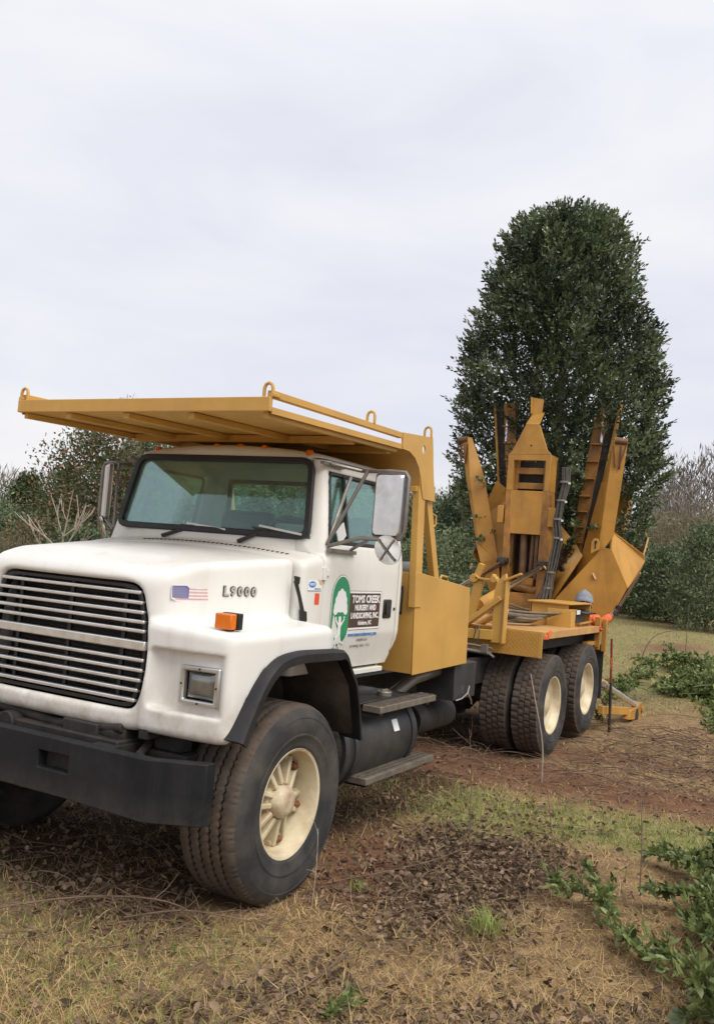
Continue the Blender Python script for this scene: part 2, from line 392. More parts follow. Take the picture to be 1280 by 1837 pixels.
# signed-distance solids meshed by surface nets: soft moulded bodywork
def smax(a, b, k):
    h = np.clip(.5 + .5 * (a - b) / k, 0, 1); return b + (a - b) * h + k * h * (1 - h)
def smin(a, b, k): return -smax(-a, -b, k)
def smaxn(k, *a):
    r = a[0]
    for q in a[1:]: r = smax(r, q, k)
    return r
def rbox2(u, v, cu, cv, hu, hv, r):
    a = np.abs(u - cu) - hu + r; b = np.abs(v - cv) - hv + r
    return np.minimum(np.maximum(a, b), 0) + np.hypot(np.maximum(a, 0), np.maximum(b, 0)) - r
def poly2(u, v, P):
    """signed distance to a closed polygon"""
    d = np.full(u.shape, 1e9); s = np.ones(u.shape)
    n = len(P)
    for i in range(n):
        ax, ay = P[i]; bx, by = P[i - 1]
        ex, ey = bx - ax, by - ay; wx, wy = u - ax, v - ay
        t = np.clip((wx * ex + wy * ey) / (ex * ex + ey * ey), 0, 1)
        d = np.minimum(d, (wx - ex * t) ** 2 + (wy - ey * t) ** 2)
        c1 = v >= ay; c2 = v < by; c3 = ex * wy > ey * wx
        s = np.where((c1 & c2 & c3) | (~c1 & ~c2 & ~c3), -s, s)
    return s * np.sqrt(d)
def surface_net(name, f, lo, hi, h):
    lo = np.array(lo, float); n = np.ceil((np.array(hi) - lo) / h).astype(int) + 1
    g = [lo[i] + h * np.arange(n[i]) for i in range(3)]
    X, Y, Z = np.meshgrid(*g, indexing='ij')
    v = f(X, Y, Z); neg = v < 0
    c = [(i, j, k) for i in (0, 1) for j in (0, 1) for k in (0, 1)]
    sl = lambda A, o: A[o[0]:A.shape[0] - 1 + o[0], o[1]:A.shape[1] - 1 + o[1], o[2]:A.shape[2] - 1 + o[2]]
    cnt = sum(sl(neg, o).astype(int) for o in c)
    act = (cnt > 0) & (cnt < 8)
    idx = -np.ones(act.shape, int); I = np.argwhere(act); idx[act] = np.arange(len(I))
    P = np.zeros((len(I), 3)); W = np.zeros(len(I))
    val = {o: v[I[:, 0] + o[0], I[:, 1] + o[1], I[:, 2] + o[2]] for o in c}
    for a in c:
        for ax in range(3):
            if a[ax]: continue
            b = list(a); b[ax] = 1; b = tuple(b)
            va, vb = val[a], val[b]; m = (va < 0) != (vb < 0)
            t = np.where(m, va / np.where(m, va - vb, 1), 0)
            p = np.tile(np.array(a, float), (len(I), 1)); p[:, ax] = t
            P[m] += p[m]; W[m] += 1
    V = lo + h * (I + P / W[:, None])
    Q = []
    for ax in range(3):
        o1, o2 = [(1, 2), (2, 0), (0, 1)][ax]
        s0 = [slice(None)] * 3; s1 = [slice(None)] * 3
        s0[ax] = slice(0, -1); s1[ax] = slice(1, None)
        for q in (o1, o2): s0[q] = slice(1, -1); s1[q] = slice(1, -1)
        A, B = neg[tuple(s0)], neg[tuple(s1)]
        E = np.argwhere(A != B); fl = A[A != B]
        E[:, o1] += 1; E[:, o2] += 1
        def cell(d1, d2):
            q = E.copy(); q[:, o1] -= d1; q[:, o2] -= d2
            return idx[q[:, 0], q[:, 1], q[:, 2]]
        q = np.stack([cell(1, 1), cell(0, 1), cell(0, 0), cell(1, 0)], 1)
        q[~fl] = q[~fl][:, ::-1]; Q.append(q)
    Q = np.concatenate(Q)
    e = .15 * h
    def grad(V, e):
        x, y, z = V.T
        return np.stack([f(x + e, y, z) - f(x - e, y, z), f(x, y + e, z) - f(x, y - e, z), f(x, y, z + e) - f(x, y, z - e)], 1) / (2 * e)
    V0 = V.copy()
    for _ in range(3):
        G = grad(V, e); d = f(*V.T)
        st = -d[:, None] * G / np.maximum((G ** 2).sum(1), .05)[:, None]
        V = V + np.clip(st, -.4 * h, .4 * h)
        V = V0 + np.clip(V - V0, -h * .7, h * .7)
    Nn = grad(V, .35 * h); Nn /= np.maximum(np.linalg.norm(Nn, axis=1), 1e-6)[:, None]
    me = np_mesh(name, V, Q)
    return me, Nn
def add_sdf(name, f, lo, hi, h, m, parent, label=None):
    me, nn_ = surface_net(name, f, lo, hi, h)
    me.materials.append(MT[m])
    me.polygons.foreach_set('use_smooth', np.ones(len(me.polygons), dtype=bool))
    me.set_sharp_from_angle(angle=rad(50))
    me.update()
    o = bpy.data.objects.new(name, me); put(o, parent)
    if label: o['label'] = label
    return o

# smooth value noise for terrain and scattering
def _h(ix, iy, s):
    n = (ix * 374761393 + iy * 668265263 + s * 1274126177) & 0x7fffffff
    n = ((n ^ (n >> 13)) * 1274126177) & 0x7fffffff
    return ((n ^ (n >> 16)) & 0xffff) / 65535.0
def vnoise(x, y, s=0):
    x = np.asarray(x, float); y = np.asarray(y, float)
    ix = np.floor(x).astype(np.int64); iy = np.floor(y).astype(np.int64)
    fx = x - ix; fy = y - iy; fx = fx * fx * (3 - 2 * fx); fy = fy * fy * (3 - 2 * fy)
    a = _h(ix, iy, s); b = _h(ix + 1, iy, s); c = _h(ix, iy + 1, s); d = _h(ix + 1, iy + 1, s)
    return a + (b - a) * fx + (c - a) * fy + (a - b - c + d) * fx * fy
def fbm(x, y, s=0, o=4):
    r = 0; a = .5
    for i in range(o):
        r = r + a * vnoise(x * 2 ** i, y * 2 ** i, s + i); a *= .5
    return r

# ================================================================== the truck
truck = thing('truck', 'white long-nosed truck with yellow cab guard and toolbox, carrying a tree spade', 'truck', (0, 0, 0))

# ---- moulded hood with front fenders
GRH = [(.43, 1.686), (.472, 1.682), (.508, 1.670), (.534, 1.650), (.551, 1.618), (.580, 1.51), (.598, 1.40), (.603, 1.33), (.600, 1.24), (.586, 1.16), (.566, 1.075), (.552, 1.045), (.528, 1.027), (.49, 1.020)]
GR = [(-a, b) for a, b in GRH[::-1]] + GRH
ARCH = [(.61, .80), (.575, .95), (.50, 1.14), (.39, 1.285), (.27, 1.345), (.10, 1.365), (-.33, 1.355), (-.42, 1.34), (-.60, 1.16), (-.70, .80), (-.70, .3), (.66, .3)]
def sstep(x, a, b):
    t = np.clip((x - a) / (b - a), 0, 1); return t * t * (3 - 2 * t)
def hood_sdf(x, y, z):
    ay = np.abs(y)
    ys = .685 + .20 * np.clip(.62 - x, -.2, 1.2)
    zt = 1.792 + .088 * (.64 - x) + .035 * (1 - np.clip(ay / ys, 0, 1.1) ** 2) - .05 * sstep(x, .35, .75)
    xf = .690 - .055 * np.clip(ay / .68, 0, 1.2) ** 4
    body = smax(smax((z - zt) * .98, (ay - ys) * .98, .05), x - xf, .10)
    body = smax(body, .908 + .025 * sstep(ay, .5, .75) - z, .06)
    body = smax(body, -.29 - x, .02)
    zf = 1.514 - .03 * (x + .1) - .05 * (ay - .85)
    yo = 1.172 - .045 * np.clip((x - .2) / .45, 0, 1.3) ** 2
    xff = .668 - .045 * np.clip((ay - .72) / .42, 0, 1.2) ** 2
    fen = smax(smax(z - zf, ay - yo, .055), x - xff, .055)
    fen = smax(fen, .60 - ay, .02)
    fen = smax(fen, .918 - z, .05)
    fen = smax(fen, -.435 - x, .21)
    rx = .600 + .050 * sstep(ay, 1.03, 1.14)
    rec = smaxn(.012, rx - x, rbox2(ay, z, .895, 1.207, .260, .155, .03))
    fen = smax(fen, -rec, .018)
    d = smin(body, fen, .03)
    # hollow underside, engine bay and wheel wells
    bay = np.maximum(np.maximum(x - (xf - .06), ay - (ys - .06)), z - (zt - .06))
    d = np.maximum(d, -bay)
    well = np.maximum(poly2(x, z, ARCH), .70 - ay)
    d = smax(d, -well, .012)
    nose = np.maximum(np.maximum(ay - 1.06, .70 - ay), np.maximum(x - .53, z - 1.28))
    d = np.maximum(d, -nose)
    gr = np.maximum(poly2(y, z, GR), .45 - x)
    d = smax(d, -gr, .035)
    return d
hood = add_sdf('hood', hood_sdf, (-.52, -1.26, .88), (.92, 1.26, 1.96), .0125, 'white', truck)

# ---- grille: black surround, chrome bars, dark radiator
def ring(poly, inner, x0, x1, name, m, parent, bevel=.004):
    n = len(poly); mb = MB()
    for X in (x0, x1):
        for P in (poly, inner): mb.v += [(X, a, b) for a, b in P]
    for i in range(n):
        j = (i + 1) % n
        mb.f += [[i, j, n + j, n + i], [2 * n + i, 3 * n + i, 3 * n + j, 2 * n + j], [i, 2 * n + i, 2 * n + j, j], [n + i, n + j, 3 * n + j, 3 * n + i]]
    return mb.build(name, m, parent, bevel)
def inset(P, k):
    cy = sum(p[0] for p in P) / len(P); cz = sum(p[1] for p in P) / len(P)
    return [(p[0] - math.copysign(min(abs(p[0] - cy), k), p[0] - cy), p[1] - math.copysign(min(abs(p[1] - cz), k), p[1] - cz)) for p in P]
grille = ring(inset(GR, -.010), inset(GR, .030), .600, .652, 'grille', 'plastic', truck)
bars = [1.635, 1.582, 1.532, 1.482, 1.434, 1.283, 1.230, 1.177, 1.124, 1.071]
def gw(z):
    for (a, b), (c, d) in zip(GRH, GRH[1:]):
        if d <= z <= b: return a + (c - a) * (b - z) / (b - d)
    return .6
for z in bars:
    w = gw(z) - .012
    MB().box((.628, -w, z - .0095), (.664, w, z + .0095)).build('grille_bar', 'bar', grille, .005)
w = gw(1.358) - .006
MB().box((.628, -w, 1.334), (.668, w, 1.383)).build('grille_bar', 'bar', grille, .006, label='wide central aluminium bar')
for y in (-.40, 0, .40): MB().box((.605, y - .012, 1.04), (.622, y + .012, 1.67)).build('grille_upright', 'plastic', grille)
mb = MB().box((.46, -.58, 1.0), (.50, .58, 1.70))
for i in range(26): mb.box((.502, -.52, 1.06 + i * .0225), (.512, .52, 1.069 + i * .0225))
mb.build('radiator', 'dark', truck)

# ---- headlamps in their chromed bezels
for s in (1, -1):
    o = [(.845 * s, 1.128), (1.055 * s, 1.128), (1.055 * s, 1.298), (.845 * s, 1.298)]
    yy = [(.818, 1.094), (1.070, 1.098), (1.070, 1.300), (.818, 1.294)]
    out_ = [(a * s, b) for a, b in yy]; inn = [(.846 * s, 1.122), (1.040 * s, 1.124), (1.040 * s, 1.272), (.846 * s, 1.268)]
    if s < 0: out_ = out_[::-1]; inn = inn[::-1]
    hl = ring(out_, inn, .592, .634, 'headlight', 'alu', truck, .008)
    mb = MB()
    n = 10; b0 = 0
    for i in range(n + 1):
        for j in range(n + 1):
            u = i / n * 2 - 1; v = j / n * 2 - 1
            bul = .018 * (1 - u ** 4) * (1 - v ** 4)
            mb.v.append((.602 + bul, (.943 + .088 * u) * s, 1.197 + .066 * v))
    for i in range(n):
        for j in range(n):
            a = i * (n + 1) + j; mb.f.append([a, a + 1, a + n + 2, a + n + 1])
    mb.build('lens', 'lens', hl)
    MB().box((.590, .846 * s, 1.122), (.600, 1.040 * s, 1.272)).build('lamp_pocket', 'plastic', hl)
    for (yy_, zz_) in ((.832, 1.20), (1.055, 1.20), (.943, 1.284), (.943, 1.110)):
        MB().lathe([(.632, .006), (.639, .005)], (0, yy_ * s, zz_), 'x', 8).build('screw', 'plastic', hl)

# ---- amber side marker standing on the fender
for s in (1, -1):
    tl = MB().box((.492, .975 * s, 1.492), (.532, 1.085 * s, 1.578)).build('turn_signal', 'plastic', truck, .006)
    MB().box((.533, .970 * s, 1.495), (.585, 1.075 * s, 1.575)).build('amber_lens', 'amber', tl, .008)
    MB().tube([(.525, 1.03 * s, 1.44), (.525, 1.03 * s, 1.50)], .022, 10).build('stalk', 'plastic', tl)

# ---- rubber flare round each front wheel arch
FL = [(.612, .955), (.54, 1.085), (.455, 1.215), (.375, 1.295), (.27, 1.35), (.10, 1.372), (-.12, 1.370), (-.34, 1.362), (-.425, 1.338), (-.50, 1.25), (-.585, 1.15), (-.645, 1.0), (-.70, .80)]
_f = [Vector(p) for p in FL]; FL = []
for i in range(len(_f) - 1):
    for j in range(4):
        t = j / 4; p0, p1, p2, p3 = (_f[max(0, min(len(_f) - 1, i + d))] for d in (-1, 0, 1, 2))
        FL.append(tuple(.5 * ((2 * p1) + (p2 - p0) * t + (2 * p0 - 5 * p1 + 4 * p2 - p3) * t * t + (3 * p1 - p0 - 3 * p2 + p3) * t ** 3)))
FL.append(tuple(_f[-1]))
for s in (1, -1):
    mb = MB(); n = len(FL)
    for i, (x, z) in enumerate(FL):
        a = FL[max(i - 1, 0)]; c = FL[min(i + 1, n - 1)]
        cx, cz = -x, .6 - z; l = math.hypot(cx, cz); cx /= l; cz /= l
        rear = x < -.44; w_ = min(1, max(0, (-x - .36) / .10)) if x < 0 else 0
        y0 = 1.11 - .06 * w_; y1 = 1.225 - .010 * w_; in_ = .058 - .030 * w_
        lift = .006
        for (y, d) in ((y0, -lift), (y1 - .025, -lift), (y1, .012), (y1 - .002, in_), (y1 - .02, in_), (y1 - .03, .022), (y0, .012)):
            mb.v.append((x + cx * d, y * s, z + cz * d))
    k = 7
    for i in range(n - 1):
        for j in range(k):
            mb.f.append([i * k + j, i * k + (j + 1) % k, (i + 1) * k + (j + 1) % k, (i + 1) * k + j])
    mb.f.append([j for j in range(k)]); mb.f.append([(n - 1) * k + j for j in range(k)][::-1])
    mb.build('wheel_arch_flare', 'flare', truck, .0, smooth=50)
    # dark inner liner of the wheel well
    L_ = [(.57, .97), (.36, 1.275), (.10, 1.352), (-.34, 1.345), (-.57, 1.14), (-.68, .82)]
    mb = MB()
    for y in (.66, 1.15):
        mb.v += [(x, y * s, z) for x, z in L_]
    n = len(L_)
    for i in range(n - 1): mb.f.append([i, i + 1, n + i + 1, n + i])
    mb.f.append(list(range(n)))
    me = mb.mesh('inner_liner'); o = add('inner_liner', me, 'liner', truck)
    md = o.modifiers.new('t', 'SOLIDIFY'); md.thickness = .008; md.offset = 0

# ---- hood latch strap, bullet catch
for s in (1, -1):
    la = MB().tube([(-.238, .918 * s, 1.745), (-.275, .930 * s, 1.655), (-.315, .938 * s, 1.555)], [.013, .011, .013], 10).build('hood_latch', 'plastic', truck)
    MB().prism([(-.215, .915 * s, 1.775), (-.262, .915 * s, 1.770), (-.258, .915 * s, 1.725), (-.232, .915 * s, 1.725)], (0, .022 * s, 0)).build('latch_head', 'plastic', la, .004)
    MB().prism([(-.285, .925 * s, 1.575), (-.35, .925 * s, 1.565), (-.362, .925 * s, 1.51), (-.335, .925 * s, 1.475), (-.30, .925 * s, 1.52)], (0, .022 * s, 0)).build('latch_base', 'plastic', la, .004)

# ---- bumper: thick channel with folded ends and two tow openings
bp_top = [(.775, 1.15), (.913, .885), (.913, -.885), (.775, -1.15)]
mb = MB()
cols = [(1.15, .775), (.885, .913), (.38, .913), (.165, .913), (-.165, .913), (-.38, .913), (-.885, .913), (-1.15, .775)]
Z = [.560, .700, .788, .862]
for th in (0, -.070):
    for (y, x) in cols:
        for z in Z:
            zz = z
            if z == .560: zz = .560 if abs(y) > .8 else .575
            mb.v.append((x + th, y, zz))
nz_ = len(Z); nc = len(cols)
idx = lambda t, c, z: t * nc * nz_ + c * nz_ + z
hole = {(2, 1), (4, 1)}
for c in range(nc - 1):
    for z in range(nz_ - 1):
        if (c, z) in hole:
            for (a, b) in (((c, z), (c + 1, z)), ((c + 1, z), (c + 1, z + 1)), ((c + 1, z + 1), (c, z + 1)), ((c, z + 1), (c, z))):
                mb.f.append([idx(0, *a), idx(0, *b), idx(1, *b), idx(1, *a)])
            continue
        mb.f.append([idx(0, c, z), idx(0, c + 1, z), idx(0, c + 1, z + 1), idx(0, c, z + 1)])
        mb.f.append([idx(1, c, z), idx(1, c, z + 1), idx(1, c + 1, z + 1), idx(1, c + 1, z)])
    for z in (0, nz_ - 1):
        mb.f.append([idx(0, c, z), idx(1, c, z), idx(1, c + 1, z), idx(0, c + 1, z)])
for c in (0, nc - 1):
    for z in range(nz_ - 1): mb.f.append([idx(0, c, z), idx(0, c, z + 1), idx(1, c, z + 1), idx(1, c, z)])
bumper = mb.build('bumper', 'bumper', truck, .006)
MB().prism([(.868, 1.1, .850), (.868, -1.1, .850), (.74, -1.1, .850), (.74, 1.1, .850)][:4], (0, 0, .008)).box((.70, -.95, .60), (.74, .95, .61))
mb = MB().box((.30, -.55, .62), (.86, -.40, .84)).box((.30, .40, .62), (.86, .55, .84)).box((.60, -.5, .56), (.86, .5, .62))
for y in (-.27, .27): mb.box((.70, y - .12, .68), (.85, y + .12, .80))
mb.build('frame_horn', 'dark', truck)
mb = MB()                                                   # steering gear, springs and hangers seen between bumper and hood
mb.box((.35, -.5, .80), (.72, .52, .86)).box((.55, .1, .84), (.70, .35, .92)).box((.42, .56, .70), (.58, .86, .82)).box((.45, .62, .82), (.55, .80, .90))
mb.tube([(.62, -.5, .9), (.64, 0, .87), (.66, .5, .92)], .03, 10).tube([(.5, .58, .86), (.66, .62, .80), (.72, .78, .76)], .025, 8)
mb.lathe([(-.1, .07), (.02, .09), (.09, .06)], (.60, .42, .88), 'y', 16).lathe([(0, .05), (.1, .06)], (.64, -.3, .84), 'x', 12)
mb.box((.30, .60, .88), (.66, .66, .96)).box((.3, -.66, .88), (.66, -.60, .96))
mb.build('front_suspension', 'dark', truck, .008)
MB().tube([(0, -.98, .53), (0, -.6, .42), (0, .6, .42), (0, .98, .53)], .07, 10).build('front_axle', 'dark', truck)
for s in (1, -1):
    mb = MB()
    for i in range(5): mb.box((-.62 + .05 * i, .43 * s, .60 - .018 * i), (.62 - .05 * i, .52 * s, .614 - .018 * i))
    mb.build('leaf_spring', 'dark', truck)
MB().box((-.25, -.36, .62), (.42, .36, 1.5)).build('engine', 'dark', truck, .03)

# ---- cab shell, doors, glass
def cab_outer(x, y, z):
    ay = np.abs(y)
    side = smax(np.maximum(ay - .928, (ay - .928 - .20 * (z - 1.40)) * .98), (ay - .928 + .205 * (z - 1.885)) * .98, .02)
    roof = z - (2.615 - .055 * (ay / .78) ** 2 - .02 * np.clip((x + .75) / .15, 0, 1) ** 2)
    rear = np.maximum(-x - 1.665, -(x + 1.69) * .89 - (z - 1.383) * .454)
    up = smaxn(.07, x + .52 + .19 * (z - 1.97) + .10 * np.clip(ay / .8, 0, 1.1) ** 4 * .4, side, roof)
    low = smaxn(.05, x + .302, side, z - (1.915 + .17 * (-.30 - x) - .05 * np.clip(ay / .9, 0, 1.1) ** 2))
    low = np.maximum(low, -.95 - x)
    d = np.minimum(up, low)
    d = smaxn(.012, d, rear, 1.165 - z)
    return d
def ws_hole(y, z): return np.maximum(poly2(y, z, [(-.785, 2.005), (.785, 2.005), (.712, 2.518), (-.712, 2.518)]) , -9) - .0
SW = [(-.62, 1.985), (-1.47, 1.985), (-1.47, 2.455), (-.705, 2.455)]
DOORX = (-1.615, -.548)
def cab_cut(x, y, z):
    d0 = cab_outer(x, y, z)
    d = np.maximum(d0, -(d0 + .05))
    ws = np.maximum(ws_hole(y, z), -1.0 - x)
    d = smax(d, -ws, .01)
    rw = np.maximum(rbox2(y, z, -.0, 2.295, .69, .165, .05), x + 1.4)
    d = smax(d, -rw, .01)
    sw = np.maximum(poly2(x, z, SW), .6 - np.abs(y))
    d = smax(d, -(sw), .01)
    return d
def door_region(x, y, z, g):
    return np.maximum(np.maximum(DOORX[0] - x - g, x - DOORX[1] - g), np.maximum(.70 - y, np.maximum(1.17 - g - z, z - 2.53 - g)))
def cab_body(x, y, z):
    return np.maximum(cab_cut(x, y, z), -door_region(x, np.abs(y), z, .006))
cab = add_sdf('cab', cab_body, (-1.76, -1.0, 1.12), (-.24, 1.0, 2.70), .0135, 'cabwhite', truck)
doors = {}
for s in (1, -1):
    def door_f(x, y, z, s=s):
        return np.maximum(cab_cut(x, y, z), door_region(x, y * s, z, -.004))
    lo = (-1.66, .66 if s > 0 else -1.0, 1.13); hi = (-.5, 1.0 if s > 0 else -.66, 2.6)
    doors[s] = add_sdf('door', door_f, lo, hi, .0135, 'cabwhite', truck)

def pane(name, pts, th, m, parent):
    """flat pane through pts (ordered), thickness th along its normal"""
    pts = [Vector(p) for p in pts]; n = (pts[1] - pts[0]).cross(pts[2] - pts[0]).normalized() * th
    return MB().prism(pts, n).build(name, m, parent)
def roundpoly(P, r, n=4):
    """round the corners of a planar 3-D polygon"""
    P = [Vector(p) for p in P]; o = []
    for i, p in enumerate(P):
        a = (P[i - 1] - p); c = (P[(i + 1) % len(P)] - p); k = min(r, a.length * .45, c.length * .45)
        a = p + a.normalized() * k; c = p + c.normalized() * k
        for j in range(n + 1):
            t = j / n; o.append(a * (1 - t) ** 2 + p * 2 * t * (1 - t) + c * t * t)
    return o
def frame_strip(P, w, th, name, m, parent, bevel=0.0):
    """flat ring along polygon P (3-D, planar, convex), w wide inward, th thick along the normal"""
    P = [Vector(p) for p in P]; n = len(P); nn_ = (P[n // 3] - P[0]).cross(P[2 * n // 3] - P[0]).normalized()
    c = sum(P, Vector()) / n; Q = []
    for i in range(n):
        t = (P[(i + 1) % n] - P[i - 1]).normalized(); q = nn_.cross(t)
        if q.dot(c - P[i]) < 0: q = -q
        Q.append(P[i] + q * w)
    mb = MB()
    for off in (nn_ * -th / 2, nn_ * th / 2):
        for L_ in (P, Q): mb.v += [tuple(p + off) for p in L_]
    for i in range(n):
        j = (i + 1) % n
        mb.f += [[i, j, n + j, n + i], [2 * n + i, 3 * n + i, 3 * n + j, 2 * n + j], [i, 2 * n + i, 2 * n + j, j], [n + i, n + j, 3 * n + j, 3 * n + i]]
    return mb.build(name, m, parent, bevel)
wx = lambda z: -.535 - .19 * (z - 1.97)
WS = [(wx(1.995), -.812, 1.995), (wx(1.995), .812, 1.995), (wx(2.53), .742, 2.53), (wx(2.53), -.742, 2.53)]
wsr = roundpoly(WS, .10, 5)
wfr = frame_strip([p + Vector((.012, 0, 0)) for p in wsr], .042, .03, 'windscreen', 'gasket', truck, .005)
pane('glass', [p + Vector((-.004, 0, 0)) for p in roundpoly([(wx(2.01), -.795, 2.01), (wx(2.01), .795, 2.01), (wx(2.515), .728, 2.515), (wx(2.515), -.728, 2.515)], .08, 4)], .005, 'wind', wfr)
RW = [(-1.655, -.69, 2.13), (-1.655, .69, 2.13), (-1.655, .69, 2.46), (-1.655, -.69, 2.46)]
rwf = frame_strip(roundpoly(RW, .06), .03, .03, 'rear_window', 'gasket', truck, .004)
pane('glass', roundpoly([(-1.652, -.68, 2.14), (-1.652, .68, 2.14), (-1.652, .68, 2.45), (-1.652, -.68, 2.45)], .05), .005, 'glass', rwf)
sy = lambda z: .928 - .205 * (z - 1.885)
for s in (1, -1):
    P = [(x, (sy(z) - .012) * s, z) for x, z in SW]
    wf = frame_strip(roundpoly(P, .06), .024, .02, 'side_window', 'gasket', doors[s], .003)
    pane('glass', [(x, (sy(z) - .02) * s, z) for x, z in ((-.635, 1.995), (-1.46, 1.995), (-1.46, 2.445), (-.712, 2.445))], .004 , 'glass', wf)
    MB().bar((-.865, (sy(1.99) - .008) * s, 1.99), (-.895, (sy(2.455) - .008) * s, 2.452), .024, .02, (0, 1, 0)).build('vent_divider', 'gasket', wf)
    # handle, lock, hinge, sill step
    h = MB().box((-1.39, .905 * s, 1.50), (-1.515, .938 * s, 1.635)).build('door_handle', 'plastic', doors[s], .012)
    MB().box((-1.415, .939 * s, 1.525), (-1.478, .947 * s, 1.612)).build('handle_flap', 'seat', h, .006)
    MB().lathe([(.922, .013), (.934, .011)], (-1.565, 0, 1.565), 'y', 12).build('lock', 'plastic', doors[s]) if s > 0 else None
    hg = MB().box((-.52, .91 * s, 1.755), (-.56, .943 * s, 1.835)).box((-.562, .915 * s, 1.782), (-.60, .94 * s, 1.822)).build('hinge', 'cabwhite', doors[s], .003)
    MB().box((-.95, .76 * s, 1.125), (-1.50, .905 * s, 1.158)).build('cab_sill', 'cabwhite', truck, .004)
# roof marker lamps
for y in (-.62, -.10, .10, .30, .66):
    m_ = MB().lathe([(2.57 - .04 * (y / .78) ** 2, .028), (2.60 - .04 * (y / .78) ** 2, .028), (2.618 - .045 * (y / .78) ** 2, .020), (2.622 - .045 * (y / .78) ** 2, .006)], (-.69, y, 0), 'z', 14).build('marker_lamp', 'amber', truck)
# wipers
for (p, q, r) in (((-.505, -.36, 1.955), (-.55, -.08, 2.045), (-.535, .16, 2.018)), ((-.495, .285, 1.955), (-.545, .52, 2.06), (-.528, .76, 2.022))):
    wp = MB().bar(p, Vector(p).lerp(Vector(q), .55), .035, .022).bar(Vector(p).lerp(Vector(q), .5), q, .022, .016).build('wiper', 'plastic', truck, .004)
    a = Vector(q) + Vector((0, -.1, .008)); MB().bar(a + Vector((.012, 0, 0)), Vector(r) + Vector((.012, 0, .006)), .012, .014).build('wiper_blade', 'alu', wp)
    MB().bar(a + Vector((.004, -.06, -.014)), Vector(r) + Vector((.004, .02, -.012)), .008, .012).build('wiper_rubber', 'plastic', wp)
# cowl air slots
mb = MB()
for i in range(34):
    y = -.42 + i * .036
    if y > .74: break
    mb.box((-.388, y, 1.90 - .05 * (y / .9) ** 2), (-.415, y + .009, 1.9375 - .05 * (y / .9) ** 2))
mb.build('cowl_vent', 'dark', truck)['kind'] = 'stuff'
# interior
MB().box((-.60, -.84, 1.60), (-.92, .84, 1.955)).box((-.58, -.8, 1.84), (-.66, .8, 1.93)).build('dashboard', 'dash', truck, .03)
MB().box((-.36, -.84, 1.20), (-1.62, .84, 1.23)).build('cab_floor', 'dash', truck)
for y in (.42, -.42):
    st = MB().box((-1.1, y - .25, 1.45), (-1.56, y + .25, 1.62)).build('seat', 'seat', truck, .05)
    MB().bar((-1.50, y, 1.55), (-1.60, y, 2.21), .48, .12, (1, 0, 0)).build('backrest', 'seat', st, .05)
pts = [(-.97 + .075 * math.sin(a), .42 + .225 * math.cos(a), 1.975 + .17 * math.sin(a)) for a in np.linspace(0, 2 * math.pi, 29)]
sw = MB().tube(pts, .016, 8, False).build('steering_wheel', 'plastic', truck)
MB().tube([(-.97, .42, 1.975), (-.70, .42, 1.80)], .03, 10).bar((-.97, .2, 1.975), (-.97, .64, 1.975), .03, .02).build('steering_column', 'plastic', sw)
MB().box((-.72, .06, 1.95), (-.76, .22, 2.09)).build('dash_monitor', 'plastic', truck, .006)
MB().lathe([(-1.60, .03), (-1.57, .028)], (0, -.22, 2.40), 'x', 12).build('dome_lamp', 'cap', truck)
MB().lathe([(-.95, .05), (-.92, .035)], (0, .55, 2.50), 'x', 14).build('cabin_lamp', 'chrome', truck)
MB().bar((-.70, .915, 2.02), (-.80, .905, 2.09), .006, .10, (0, 0, 1)).build('window_card', 'decal_white', truck)
MB().box((-1.36, .86, 2.04), (-1.42, .885, 2.09)).build('blue_cup', 'blue_teal', truck, .008)

